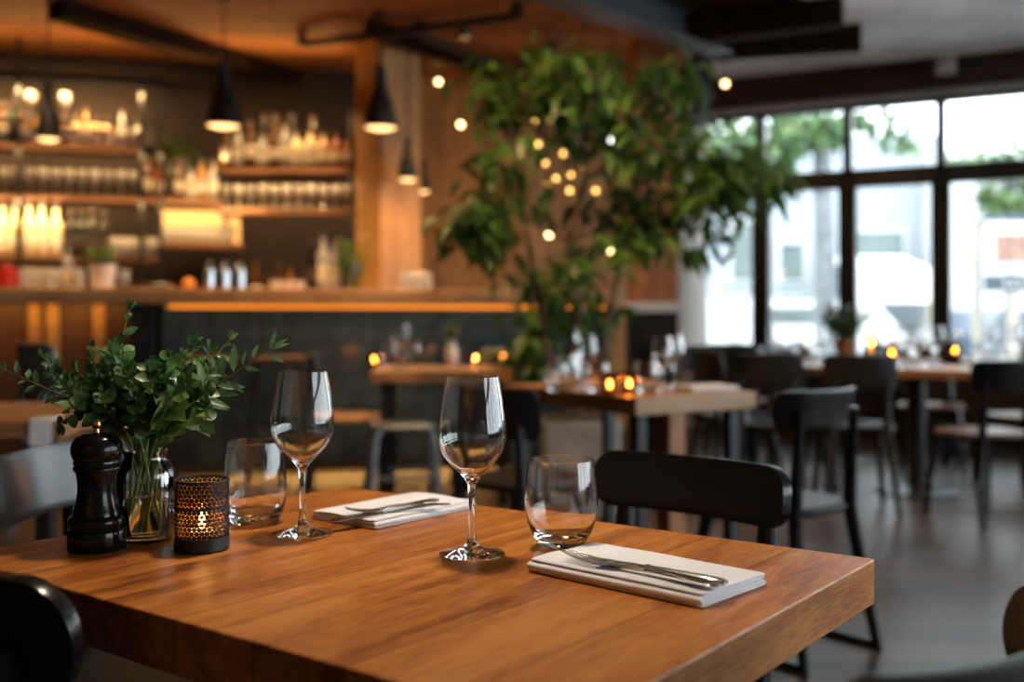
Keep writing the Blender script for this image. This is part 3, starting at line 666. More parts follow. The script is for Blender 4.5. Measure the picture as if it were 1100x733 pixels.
# ------------------------------------------------------------------ dining furniture
def rounded_rect(w, d, r, n=6):
    pts = []
    for cx, cy, a0 in ((w / 2 - r, d / 2 - r, 0), (-w / 2 + r, d / 2 - r, PI / 2), (-w / 2 + r, -d / 2 + r, PI), (w / 2 - r, -d / 2 + r, 1.5 * PI)):
        for k in range(n + 1): a = a0 + PI / 2 * k / n; pts.append((cx + r * math.cos(a), cy + r * math.sin(a)))
    return pts
def band(hw, sag, z0, z1, th, tilt=.12, r=.042, yb=-.20, rb=None):
    """curved backrest board, concave towards +y"""
    R = (hw * hw + sag * sag) / (2 * sag); am = math.asin(min(1, hw / R)); L = 2 * R * am; zc_ = (z0 + z1) / 2; H = (z1 - z0) / 2; g = B()
    nu = 44; nv = 9
    us = [.5 - .5 * math.cos(PI * i / (nu - 1)) for i in range(nu)]
    def f(u, v):
        uu = us[min(nu - 1, round(u * (nu - 1)))]; a = -am + 2 * am * uu; dist = min(uu, 1 - uu) * L
        q = max(0., r - dist); h = H - (r - math.sqrt(max(0., r * r - q * q)))
        z = zc_ + h * (2 * v - 1); y = yb + R * (1 - math.cos(a)) - (z - z0) * tilt
        return (R * math.sin(a), y, z)
    g.grid(f, nu, nv); return g
def make_chair(label, group, hw=.195, sag=.055, z0=.712, z1=.822, m='black_lacquer', seat_m='black_seat', sled=False, tilt=.12, posts=.14, r=.042):
    t = thing('dining_chair', label, 'chair', group=group)
    o = band(hw, sag, z0, z1, .018, tilt, r).obj('backrest', m, t); md = o.modifiers.new('board', 'SOLIDIFY'); md.thickness = .018; md.offset = 0
    md = o.modifiers.new('soft', 'BEVEL'); md.width = .007; md.segments = 3; md.limit_method = 'ANGLE'
    s = B(); s.prism(rounded_rect(.42, .41, .15), .432, .462)
    so = s.obj('seat', seat_m, t, bevel=.012, seg=3); so.location.y = .02
    for sx in (-1, 1):
        B().tube([(sx * .15, .16, .436), (sx * .175, .20, .22), (sx * .19, .215, 0)], [.023, .020, .016], 10).obj('leg', m, t)
        R = (hw * hw + sag * sag) / (2 * sag); yb = -.20 + R - math.sqrt(R * R - posts ** 2)
        B().tube([(sx * .19, -.235, 0), (sx * .165, -.19, .25), (sx * .14, -.165, .45), (sx * posts, yb - .012, .62), (sx * posts, yb - .022, z0 + .05)], [.016, .020, .023, .018, .014], 10).obj('leg', m, t)
        if sled:
            B().bar((sx * .19, -.235, .012), (sx * .19, .215, .012), .02, .02).obj('foot_rail', m, t, bevel=.004)
    B().bar((-.15, .165, .40), (.15, .165, .40), .016, .04).obj('seat_rail', m, t, bevel=.003)
    return t

TL = 'black lacquered chair with curved board back '
G1 = 'chairs at the laid oak table'
ch = make_chair(TL + 'pulled up behind the near napkin', G1, hw=.19, sag=.035, z0=.708, z1=.806)
ch.location = (.175, 1.66, 0); ch.rotation_euler.z = ang((-.667, -.745))
c2_ = make_chair(TL + 'at the left end beside the pepper mill', G1, hw=.195, sag=.04, z0=.712, z1=.822, tilt=.16)
c2_.location = (-.60, 1.75, 0); c2_.rotation_euler.z = ang((1., -.06))
c3_ = make_chair(TL + 'seen from behind below the pepper mill', G1, hw=.20, sag=.05, z0=.69, z1=.805, r=.054)
c3_.location = (-.53, 1.22, 0)
f3 = Vector((.602, .799)); pe = Vector((-.390, .970)); rt = Vector((.799, -.602))
o3 = pe - rt * .20 + f3 * .15; c3_.location = (o3.x, o3.y, 0); c3_.rotation_euler.z = ang(f3)
c4_ = make_chair(TL + 'cut off at the near right end of table', G1, hw=.195, sag=.095, z0=.715, z1=.80)
f4 = Vector((-.73, .69)); cc = Vector((.3325, .86)); o4 = cc + f4 * .105; c4_.location = (o4.x, o4.y, 0); c4_.rotation_euler.z = ang(f4)

# ---- the laid table
tu = Vector((.799, -.602)); tv = Vector((.602, .799)); TROT = math.atan2(tu.y, tu.x); TC = Vector((-.126, 1.297))
tb = thing('dining_table', 'thick oiled oak dining table laid with napkins and glasses', 'table', (TC.x, TC.y, 0), TROT)
B().box((0, 0, .75 - .0275), (.914, .67, .055)).obj('tabletop', 'table', tb, smooth=False, bevel=.0025, seg=2)
B().box((0, 0, .40), (.07, .07, .58)).obj('pedestal', 'black_metal', tb, smooth=False, bevel=.004)
B().box((0, 0, .686), (.5, .36, .015)).obj('top_plate', 'black_metal', tb, smooth=False)
B().box((0, 0, .0125), (.46, .40, .025)).obj('base_plate', 'black_metal', tb, smooth=False, bevel=.004)
B().lathe([(.12, .02), (.06, .06), (.05, .11)], 20).obj('pedestal_collar', 'black_metal', tb)

# ---- pepper mill
def on_table(px, py):
    d = D(py, .75); return Vector((X(px, d), d, .7504))
t = thing('pepper_mill', 'turned black pepper mill with a brass knob standing beside the jar', 'pepper mill', on_table(104, 590))
B().lathe([(0, 0), (.0345, 0), (.0354, .001), (.0354, .024), (.0345, .0258), (.0325, .0268), (.0325, .029), (.0340, .0305), (.0347, .035), (.0340, .040), (.0315, .0425), (.0295, .0435), (.0292, .046), (.0283, .049),
           (.0262, .056), (.0240, .066), (.0230, .075), (.0234, .085), (.0246, .094), (.0258, .0985), (.0280, .0995), (.0286, .102), (.0280, .1045), (.0268, .1052), (.0268, .1062), (.0280, .107), (.0284, .1095), (.0278, .112), (.026, .1128), (0, .1128)], 48).obj('mill_body', 'mill', t, ang=50)
B().lathe([(0, .1128), (.0272, .1128), (.0300, .117), (.0315, .1235), (.0310, .130), (.0285, .137), (.0235, .1425), (.0150, .146), (.0065, .1470), (0, .1471)], 48).obj('mill_head', 'mill', t, ang=50)
B().lathe([(0, .1465), (.0042, .1465), (.0036, .150), (.0036, .152), (.0058, .154), (.0068, .1575), (.0058, .161), (.003, .1632), (0, .1636)], 24).obj('knob', 'brass', t)

# ---- glass jar with water
jp = on_table(156, 580); JR = .038
jar = thing('glass_jar', 'ribbed clear glass jar holding the green sprigs and water', 'vase', jp)
def jar_prof(rr):
    return [(0, .0), (.030, 0), (.0355, .002), (.0375, .006), (.0378, .06), (.0375, .088), (.035, .096), (.0300, .102), (.0272, .106), (.0268, .112), (.0285, .115), (.0290, .118), (.0270, .118), (.0250, .113), (.0254, .106), (.0285, .1), (.0332, .094), (.0355, .087), (.0358, .06), (.0355, .010), (.033, .007), (0, .006)]
g = B().lathe(jar_prof(0), 64)
for v in g.bm.verts:
    a = math.atan2(v.co.y, v.co.x); rr = math.hypot(v.co.x, v.co.y)
    if rr > .036 and v.co.z > .004: k = 1 + .018 * math.cos(a * 16); v.co.x *= k; v.co.y *= k
g.obj('jar_body', 'jar_glass', jar, ang=60)
B().lathe([(0, .0075), (.032, .0085), (.0345, .012), (.0348, .06), (.0352, .0605), (0, .0605)], 40).obj('water', 'water', jar, ang=60)

# ---- sprigs
def bez(p, t): 
    a, b, c, d = p; s = 1 - t
    return a * s ** 3 + b * 3 * s * s * t + c * 3 * s * t * t + d * t ** 3
def sprig(label, tip, mid, L, w, n, seed, kind='round', start=.38, twigs=0, tail=False, dz=0.):
    rg = random.Random(seed); t = thing('leafy_sprig', label, 'sprig', jp, 0, 'green sprigs in the jar')
    tp = P(tip[0], tip[1], 1.40 + dz) - jp; md = P(mid[0], mid[1], 1.40 + dz * .5) - jp
    a = rg.uniform(0, 2 * PI); base = Vector((.024 * math.cos(a), .024 * math.sin(a), .014)); neck = Vector((rg.uniform(-.012, .012), rg.uniform(-.012, .012), .118))
    nd = Vector((tp.x, tp.y, 0)); 
    if nd.length: neck += nd.normalized() * .010
    curve = [base.lerp(neck, k / 6) for k in range(6)] + [bez((neck, neck + (neck - base) * .35, md, tp), k / 14) for k in range(15)]
    k = len(curve); st = B().tube(curve, [.0021 - .0015 * i / (k - 1) for i in range(k)], 7)
    lv = B(); up = curve[6:]
    def leaves(path, n, L, w, start):
        m_ = len(path) - 1
        for i in range(n):
            f = start + (1 - start) * (i + .5) / n; q = f * m_; i0 = min(int(q), m_ - 1); pt = path[i0].lerp(path[i0 + 1], q - i0); td = (path[i0 + 1] - path[i0]).normalized()
            sd = td.cross(Vector((0, -1, .3))).normalized(); 
            for sg in (-1, 1):
                if rg.random() < .08: continue
                phi = rg.uniform(-.9, .9); out = (Matrix.Rotation(phi + (PI / 2 if i % 2 and kind == 'round' else 0), 3, td) @ (sd * sg))
                dd = (out + td * rg.uniform(.35, .9) + Vector((0, 0, rg.uniform(-.1, .3)))).normalized()
                sc_ = rg.uniform(.6, 1.3) * (1 - .45 * max(0, f - .6) / .4)
                nrm = Vector((rg.uniform(-.6, .6), -1., rg.uniform(.1, 1.2)))
                lv.leaf(pt + dd * .002, dd, nrm, L * sc_, w * sc_, fold=.3, droop=rg.uniform(0., .35), round_=(kind == 'round'))
        td = (path[-1] - path[-2]).normalized()
        for _ in range(3): lv.leaf(path[-1], td + Vector((rg.uniform(-.5, .5), rg.uniform(-.5, .5), rg.uniform(-.3, .5))), (rg.uniform(-.5, .5), -1, .5), L * .6, w * .5, round_=False)
    leaves(up, int(n * 1.2), L * 1.3, w * 1.2, start - .0)
    for j in range(twigs):
        f = rg.uniform(.35, .8); i0 = int(f * 13); pt = up[i0]; td = (up[i0 + 1] - up[i0]).normalized()
        dd = (td + Vector((rg.uniform(-1, 1), rg.uniform(-.8, .8), rg.uniform(-.2, .9))) * .9).normalized(); ln = rg.uniform(.03, .065)
        path = [pt + dd * (ln * q / 5) + Vector((0, 0, .012 * (q / 5) ** 2)) for q in range(6)]
        st.tube(path, [.0011, .001, .0009, .0008, .0006, .0004], 5); leaves(path, 5, L * .85, w * .85, .25)
    st.obj('stem', 'green_stem' if kind == 'round' else 'stem', t); lv.obj('leaves', 'leaf' if kind == 'round' else 'leaf_long', t, fixn=False)
SP = 'leafy sprig '
sprig(SP + 'with long narrow leaves stretching out towards the wine glasses', (290, 375), (215, 425), .034, .0105, 10, 1, 'long', .34, 3)
sprig(SP + 'rising tallest above the jar', (139, 333), (112, 420), .020, .013, 9, 2, 'round', .22, 4)
sprig(SP + 'reaching lowest and furthest out on the chair side', (2, 396), (65, 425), .017, .0085, 12, 3, 'long', .2, 4, dz=-.03)
sprig(SP + 'with tiny leaves pointing up beside the furthest reaching one', (46, 383), (85, 430), .017, .010, 10, 4, 'round', .2, 6, dz=.02)
sprig(SP + 'standing straight up in the middle of the bunch', (128, 372), (135, 430), .024, .017, 9, 5, 'round', .2, 5, dz=-.03)
sprig(SP + 'fanning up and ending in small pale shoots', (246, 366), (190, 430), .021, .012, 10, 6, 'round', .25, 6, dz=.03)
sprig(SP + 'leaning short behind the bunch towards the tumbler', (212, 392), (175, 430), .024, .018, 9, 7, 'round', .15, 5, dz=.05)
sprig(SP + 'with large round leaves drooping over the candle holder', (216, 452), (195, 428), .030, .028, 7, 8, 'round', .25, 3, dz=-.02)
sprig(SP + 'drooping over the pepper mill', (66, 455), (90, 415), .022, .017, 9, 9, 'round', .2, 6, dz=-.04)
sprig(SP + 'filling the front centre of the bunch', (165, 405), (158, 440), .026, .021, 9, 10, 'round', .1, 6, dz=-.06)
sprig(SP + 'bending out between mill knob and tallest sprig', (84, 398), (105, 430), .022, .015, 10, 11, 'round', .15, 6, dz=0)
sprig(SP + 'low and dense just above the jar mouth', (185, 425), (172, 446), .026, .022, 8, 12, 'round', .05, 6, dz=-.05)
sprig(SP + 'low and dense at the back of the jar mouth', (120, 425), (136, 446), .026, .021, 8, 13, 'round', .05, 6, dz=.04)

# ---- candle holder with tealight
cp = on_table(217, 590)
t = thing('candle_holder', 'black woven wire candle holder glowing amber between jar and tumbler', 'candle holder', cp)
R0, H0 = .0333, .0885
g = B(); nseg = 34; nrow = 16
rows = []
for j in range(nrow + 1):
    z = .004 + (H0 - .006) * j / nrow; off = .5 * (j % 2)
    rows.append([g.bm.verts.new((R0 * math.cos(2 * PI * (i + off) / nseg), R0 * math.sin(2 * PI * (i + off) / nseg), z)) for i in range(nseg)])
for j in range(nrow):
    a, b = rows[j], rows[j + 1]; s_ = j % 2
    for i in range(nseg):
        k = (i + 1) % nseg
        if s_ == 0: g.bm.faces.new((a[i], a[k], b[i])); g.bm.faces.new((a[k], b[k], b[i]))
        else: g.bm.faces.new((a[i], b[k], b[i])); g.bm.faces.new((a[i], a[k], b[k]))
bmesh.ops.wireframe(g.bm, faces=g.bm.faces[:], thickness=.0020, use_even_offset=True, use_replace=True)
g.obj('wire_mesh', 'black_metal', t, smooth=False)
B().lathe([(0, 0), (R0 - .001, 0), (R0 + .0008, .0015), (R0 + .0008, .017), (R0 - .001, .018), (R0 - .0025, .017), (R0 - .003, .004), (0, .004)], 48).obj('holder_base', 'black_metal', t)
for z in (H0 - .001, .035, .0535):
    B().lathe([(R0 - .0012, z - .0012), (R0 + .0012, z - .0012), (R0 + .0012, z + .0012), (R0 - .0012, z + .0012), (R0 - .0012, z - .0012)], 48).obj('ring', 'black_metal', t)
B().lathe([(0, .0045), (.026, .0045), (.0295, .007), (.030, .082), (.0285, .082), (.028, .009), (0, .0065)], 40).obj('glass_insert', 'amber_insert', t)
def tealight(loc, label, group, sc_=1., fm='flame'):
    t = thing('tealight_candle', label, 'candle', loc, 0, group); t.scale = (sc_,) * 3
    B().lathe([(0, 0), (.0185, 0), (.019, .001), (.019, .016), (.0182, .016), (.018, .002), (0, .0015)], 24).obj('tin_cup', 'tin', t)
    B().lathe([(0, .0025), (.0176, .0025), (.0176, .0135), (0, .0125)], 24).obj('wax', 'wax', t)
    B().tube([(0, 0, .012), (.0005, 0, .019)], .0008, 6).obj('wick', 'cork', t)
    B().lathe([(0, .016), (.0032, .019), (.0046, .024), (.0036, .031), (.0015, .038), (0, .042)], 12).obj('flame', fm, t)
    return t
tealight(cp + Vector((0, 0, .0085)), 'lit tealight burning inside the black woven wire holder', 'tealights')
l = lamp_data('POINT', 'candle light', .40, (1., .50, .16), shadow_soft_size=.006); add_light(l, cp + Vector((0, 0, .036)))

# ---- drinking glasses
def wine_glass(label):
    t = thing('wine_glass', label, 'glass', group='wine glasses on the laid oak table')
    outer = [(0, 0), (.0395, 0), (.0408, .0007), (.0405, .0017), (.030, .0034), (.018, .0062), (.0095, .0105), (.0058, .017), (.0045, .028), (.0040, .05), (.0040, .07), (.0048, .082), (.0068, .0895), (.0115, .0962), (.0185, .1035), (.0265, .1115), (.0345, .1205), (.0400, .1305), (.0424, .1405), (.0427, .1495), (.0418, .162), (.0398, .178), (.0370, .1965), (.0342, .2125), (.0330, .2195)]
    inner = [(.0325, .2200), (.0320, .2195), (.0332, .2124), (.0360, .1964), (.0388, .1779), (.0408, .1619), (.0416, .1495), (.0413, .1408), (.0389, .1310), (.0334, .1213), (.0255, .1125), (.0175, .1047), (.0100, .0990), (.0045, .0968), (0, .0963)]
    B().lathe(outer + inner, 64).obj('glass_body', 'glass', t, ang=32)
    return t
def tumbler(label, kind=0):
    t = thing('water_tumbler', label, 'glass', group='water tumblers on the laid oak table')
    if kind == 0:
        outer = [(0, .0006), (.022, .0), (.0262, .001), (.0290, .004), (.0345, .0125), (.0398, .022), (.0440, .034), (.0463, .046), (.0470, .058), (.0464, .074), (.0446, .092), (.0423, .1117)]
        inner = [(.0417, .1121), (.0412, .1117), (.0434, .092), (.0452, .074), (.0457, .058), (.0450, .047), (.0425, .0355), (.0380, .025), (.0315, .0175), (.022, .0142), (0, .0132)]
    else:
        outer = [(0, .0006), (.028, 0), (.0315, .001), (.0340, .004), (.0385, .013), (.0420, .024), (.0438, .036), (.0443, .048), (.0438, .064), (.0420, .084), (.0400, .102), (.0385, .1155)]
        inner = [(.0379, .1159), (.0374, .1155), (.0389, .102), (.0408, .084), (.0426, .064), (.0431, .048), (.0425, .037), (.0402, .026), (.0355, .0185), (.027, .0158), (0, .0150)]
    B().lathe(outer + inner, 64).obj('glass_body', 'glass', t, ang=32)
    return t
wg = wine_glass('stemmed wine glass in front, right of the far napkin'); wg.location = on_table(507, 596)
wg['label'] = 'empty stemmed wine glass standing between the far napkin and the near tumbler'
w2 = dup(wg, on_table(325, 574), 0, 'empty stemmed wine glass standing right beside the tumbler and candle holder')
tA = tumbler('empty stemless tumbler standing at the corner of the near napkin', 0); tA.location = on_table(603, 588)
tB = tumbler('empty stemless tumbler between candle holder and wine glass', 1); tB.location = on_table(274, 562)

# ---- napkins and cutlery
def napkin(label, p, q, w, th=.0033, layers=4, seed=0, z=.75, group='folded napkins on the laid oak table'):
    """folded cloth: p, q the two ends of the centre line"""
    p, q = Vector(p), Vector(q); d = q - p; L = d.length; c = (p + q) / 2
    t = thing('folded_napkin', label, 'napkin', (c.x, c.y, z), math.atan2(d.y, d.x), group); rg = random.Random(seed)
    pitch = th + .0006; path = []
    for k in range(layers):
        zz = th / 2 + .0003 + pitch * k; sg = 1 if k % 2 == 0 else -1; hw = w / 2 * (1 - .018 * k) - pitch / 2
        for i in range(13): f = -1 + 2 * i / 12; path.append((sg * f * hw, zz))
        if k < layers - 1:
            for a in (-45, 0, 45): aa = math.radians(a); path.append((sg * (hw + pitch / 2 * math.cos(aa)), zz + pitch / 2 + pitch / 2 * math.sin(aa)))
    nx = 26; g = B()
    V = []
    for i in range(nx):
        x = -L / 2 + L * i / (nx - 1); row = []
        for j, (y, zz) in enumerate(path):
            lift = .0009 * math.sin(x * 31 + seed + y * 20) * (zz / .015) + .0012 * (zz / .014) * math.cos(y * 55 + seed)
            xo = .0012 * math.sin(zz * 900 + seed) * (1 if i in (0, nx - 1) else 0)
            row.append(g.bm.verts.new((x + xo, y, zz + max(lift, -.0003))))
        V.append(row)
    for i in range(nx - 1):
        for j in range(len(path) - 1): g.bm.faces.new((V[i][j], V[i + 1][j], V[i + 1][j + 1], V[i][j + 1]))
    o = g.obj('cloth', 'napkin', t, ang=80); md = o.modifiers.new('cloth thickness', 'SOLIDIFY'); md.thickness = th; md.offset = 0
    o.modifiers.new('soft', 'SUBSURF').render_levels = 1
    return t, .75 + pitch * layers
# near napkin: long side from (.016,1.22) to (.192,1.058), depth towards (.66,.75)
na = Vector((.016, 1.222)); nb_ = Vector((.190, 1.062)); nv_ = Vector((.66, .75)).normalized()
napkin('folded white napkin at the near corner of the table, under fork and knife', na + nv_ * .066, nb_ + nv_ * .066, .132, seed=1)
fa = Vector((-.291, 1.545)); fb_ = Vector((-.189, 1.458)); fv = Vector((.62, .785)).normalized(); fu = (fb_ - fa).normalized()
napkin('folded white napkin at the far side behind the wine glasses, under fork and knife', fa.lerp(fb_, .5), fa.lerp(fb_, .5) + fv * .215, .134, seed=5, th=.0028)
ZN1 = .75 + .0039 * 4 + .0012; ZN2 = .75 + .0034 * 4 + .0012

def fork(label, tip, end, z, L=.195, lift=0.):
    tip, end = Vector(tip), Vector(end); d = end - tip; L = d.length
    t = thing('dinner_fork', label, 'fork', (tip.x, tip.y, z), math.atan2(d.y, d.x), 'forks on the laid oak table')
    # local +x from tine tips to handle end
    xs = [0, .06, .12, .19, .255, .27, .30, .335, .37, .42, .5, .62, .76, .9, .97, 1.]
    hw = [.0100, .0112, .0120, .0124, .0125, .0124, .0115, .0085, .0050, .0034, .0031, .0040, .0056, .0072, .0070, .0040]
    zz = [.0085, .0058, .0036, .0020, .0012, .0012, .0014, .0030, .0055, .0070, .0078, .0070, .0052, .0032, .0026, .0024]
    lat = [-1, -.64, -.48, -.16, -.04, .04, .16, .48, .64, 1]; lat = [-1, -.62, -.46, -.08 - .14, -.08 + .0, .08, .22, .46, .62, 1]
    lat = [-1, -.66, -.44, -.11 - .0, 0, .11, .44, .66, 1]
    lat = [-1., -.70, -.43, -.13, .13, .43, .70, 1.]       # tines: 0-1, 2-3, 4-5, 6-7
    g = B(); V = [[g.bm.verts.new((x * L, h * l, q + .0012 * (l * l) * (1 if x < .35 else 0))) for l in lat] for x, h, q in zip(xs, hw, zz)]
    for i in range(len(xs) - 1):
        for j in range(7):
            if j in (1, 3, 5) and i < 4: continue
            g.bm.faces.new((V[i][j], V[i + 1][j], V[i + 1][j + 1], V[i][j + 1]))
    o = g.obj('fork_body', 'steel', t, ang=60); md = o.modifiers.new('gauge', 'SOLIDIFY'); md.thickness = .0019; md.offset = 1
    o.modifiers.new('soft', 'SUBSURF').render_levels = 2; o.modifiers['soft'].levels = 1
    return t
def knife(label, tip, end, z):
    tip, end = Vector(tip), Vector(end); d = end - tip; L = d.length
    t = thing('dinner_knife', label, 'knife', (tip.x, tip.y, z), math.atan2(d.y, d.x), 'knives on the laid oak table')
    xs = [0, .03, .08, .18, .32, .44, .47]; top = [-.002, .004, .007, .0088, .0090, .0078, .0050]; bot = [-.0035, -.0062, -.0080, -.0092, -.0092, -.0080, -.0050]
    g = B(); rows = []
    for x, a, b in zip(xs, top, bot):
        rows.append([g.bm.verts.new((x * L, b, .0005)), g.bm.verts.new((x * L, (a + b) / 2, .0017)), g.bm.verts.new((x * L, a, .0022)), g.bm.verts.new((x * L, a, 0)), g.bm.verts.new((x * L, b, 0))])
    for p_, q_ in zip(rows, rows[1:]):
        for j in range(5): g.bm.faces.new((p_[j], q_[j], q_[(j + 1) % 5], p_[(j + 1) % 5]))
    g.bm.faces.new(rows[0]); g.bm.faces.new(rows[-1][::-1])
    g.obj('blade', 'steel', t, ang=30)
    g = B(); hx = [.455, .47, .485, .55, .7, .85, .96, 1.]; ra = [.0048, .0062, .0050, .0052, .0062, .0074, .0078, .0050]; rbz = [.0026, .0034, .0028, .0030, .0034, .0038, .0036, .0022]
    rings = [[g.bm.verts.new((x * L, a * math.cos(2 * PI * k / 14), .0038 + b * math.sin(2 * PI * k / 14))) for k in range(14)] for x, a, b in zip(hx, ra, rbz)]
    for p_, q_ in zip(rings, rings[1:]):
        for k in range(14): g.bm.faces.new((p_[k], p_[(k + 1) % 14], q_[(k + 1) % 14], q_[k]))
    g.bm.faces.new(rings[0][::-1]); g.bm.faces.new(rings[-1]); g.obj('handle', 'steel', t, ang=50)
    return t
def at(px, py, z): d = D(py, z); return (X(px, d), d)
fork('steel fork lying on the near napkin with tines towards the tumbler', at(606, 599, ZN1), at(771, 634, ZN1), ZN1)
knife('steel knife lying beside the fork on the near napkin', at(628, 600, ZN1), at(780, 630, ZN1), ZN1)
fork('steel fork lying on the far napkin, tines towards the wine glass', at(371, 554, ZN2), at(484, 544, ZN2), ZN2)
knife('steel knife lying on the far napkin behind the fork', at(352, 561, ZN2), at(470, 540, ZN2), ZN2)

# ------------------------------------------------------------------ other tables and what stands on them
def table(label, c, rot, lx, ly, th, m, legs='four', base=None, group='tables further back'):
    t = thing('dining_table', label, 'table', (c[0], c[1], 0), rot, group)
    B().box((0, 0, .75 - th / 2), (lx, ly, th)).obj('tabletop', m, t, smooth=False, bevel=.004)
    if legs == 'four':
        for sx in (-1, 1):
            for sy in (-1, 1): B().box((sx * (lx / 2 - .07), sy * (ly / 2 - .07), (.75 - th) / 2), (.045, .045, .75 - th)).obj('leg', 'black_metal', t, smooth=False, bevel=.003)
    else:
        B().tube([(0, 0, .02), (0, 0, .75 - th)], .055, 16).obj('pedestal', 'black_metal', t)
        B().lathe([(0, 0), (.24, 0), (.25, .012), (.20, .022), (.06, .04), (.035, .08)], 32).obj('base_plate', 'black_metal', t)
        B().box((0, 0, .75 - th - .01), (.3, .3, .02)).obj('top_plate', 'black_metal', t, smooth=False)
    return t
# second table, corner towards us
n2, r2_, l2 = Vector((.424, 3.87)), Vector((.94, 4.2)), Vector((-.02, 4.69))
c2t = (r2_ + l2) / 2
t2u = (r2_ - n2).normalized(); T2R = math.atan2(t2u.y, t2u.x)
t2 = table('timber table behind the laid one, set with glasses and two glowing candles', c2t, T2R, (r2_ - n2).length, (l2 - n2).length, .066, 'wood_mid')
loc = Vector((.675, 4.52)); q = Matrix.Rotation(-T2R, 2) @ (loc - c2t)
B().box((q.x, q.y, .342), (.09, .09, .684)).obj('timber_leg', 'column_red', t2, smooth=False, bevel=.004)['label'] = 'warm timber leg'
def on2(px, py): return on_table(px, py)
GT2 = 'glasses on the second table'
dup(wg, on2(630, 418), 0, 'stemmed wine glass on the table behind the laid one, left of its candles', GT2)
dup(wg, on2(712, 421), 0, 'stemmed wine glass on the table behind the laid one, beside its white napkin', GT2, 1.0)
dup(wg, on2(724, 417), 0, 'stemmed wine glass on the table behind the laid one, rear one by the white napkin', GT2, 1.0)
dup(tA, on2(607, 416), 0, 'stemless tumbler on the table behind the laid one, left of the stemmed glass', GT2, 1.25)
dup(tA, on2(598, 421), 0, 'stemless tumbler on the table behind the laid one, standing nearest its left end', GT2, 1.)
dup(tA, on2(694, 422), 0, 'stemless tumbler on the table behind the laid one, right of its candles', GT2, 1.1)
dup(tB, on2(643, 422), 0, 'stemless tumbler on the table behind the laid one, between stemmed glass and candles', GT2)
t = thing('water_bottle', 'slim clear water bottle on the table behind the laid one', 'bottle', on2(617, 414), 0)
B().lathe([(0, 0), (.034, 0), (.037, .006), (.037, .13), (.030, .17), (.016, .20), (.015, .235), (.018, .24), (.014, .24), (.012, .2), (.028, .168), (.034, .13), (.034, .01), (0, .008)], 24).obj('bottle_body', 'thin_glass', t); B().lathe([(0, .23), (.012, .232), (.013, .262), (0, .264)], 12).obj('stopper', 'cork', t)
def votive(loc, label, group, m='amber_glass', h=.085, r=.036, sc_=1., fm='flame_far', e=.5, lift=0.):
    t = thing('votive_holder', label, 'candle holder', loc, 0, group)
    B().lathe([(0, 0), (r * .85, 0), (r * .9, .004), (r, h), (r * .93, h), (r * .84, .007 + lift), (0, .006 + lift)], 24).obj('holder_body', m, t)
    B().lathe([(r * .9, h - .004), (r * 1.04, h - .004), (r * 1.04, h + .002), (r * .93, h + .002)], 24).obj('holder_rim', 'black_metal', t)
    tl = tealight(Vector(loc) + Vector((0, 0, .0075 + lift)), label.replace('candle holder', 'tealight').replace('holding a', 'inside with'), 'tealights on tables further back', sc_, fm)
    if e:
        l = lamp_data('POINT', 'candle light', e, (1., .5, .16), shadow_soft_size=.012); add_light(l, Vector(loc) + Vector((0, 0, h * .55)))
    return t
def candle(px, py, desc, fm='flame_far', e=.4, sc_=1.15, z=.75, lift=.0):
    d = D(py, z); votive(Vector((X(px, d), d, z)), 'amber glass candle holder ' + desc, 'candle holders on tables further back', sc_=sc_, fm=fm, e=e, h=.085 + lift, lift=lift)
candle(655, 424, 'on the table behind the laid one, left of the pair'); candle(676, 423, 'on the table behind the laid one, right of the pair')
# dark lantern between the two candles
napk = Vector((0, 0))
def far_napkin(label, px0, px1, py, depth, seed, zt=.75):
    d = D(py, zt); a = Vector((X(px0, d), d)); b = Vector((X(px1, d), d)); b.y += .10
    return napkin(label, a, b, depth, seed=seed, th=.004, group='napkins on tables further back')
far_napkin('folded white napkin on the table behind the laid one', 733, 788, 420, .15, 3)

# third table in front of the bar
d3 = 6.2
t3 = table('timber table standing before the tiled bar front', (X(478, d3), d3), .05, .80, .72, .06, 'wood_mid')
candle(402, 393, 'at the left end of the table before the bar', z=.75)
candle(511, 392, 'burning white on the table before the bar', 'flame_white'); candle(540, 390, 'at the right end of the table before the bar')
G3 = 'glasses on the table before the bar'
for i, px in enumerate((418, 430, 443)):
    dup(wg if i == 1 else tA, on_table(px, (393, 396, 392)[i]), 0, '%s on the table before the bar, %s of three' % (['stemless tumbler', 'stemmed wine glass', 'stemless tumbler'][i], ['leftmost', 'middle', 'rightmost'][i]), G3, 1.25)
t = thing('bud_vase', 'white bud vase with a green sprig on the table before the bar', 'vase', on_table(485, 392))
B().lathe([(0, 0), (.03, 0), (.036, .01), (.04, .08), (.022, .13), (.024, .16), (.019, .16), (.017, .13), (.03, .08), (0, .02)], 24).obj('vase_body', 'white', t); herb(t, .01, .12, 9, .16, .5, m='tree_leaf', seed=21)

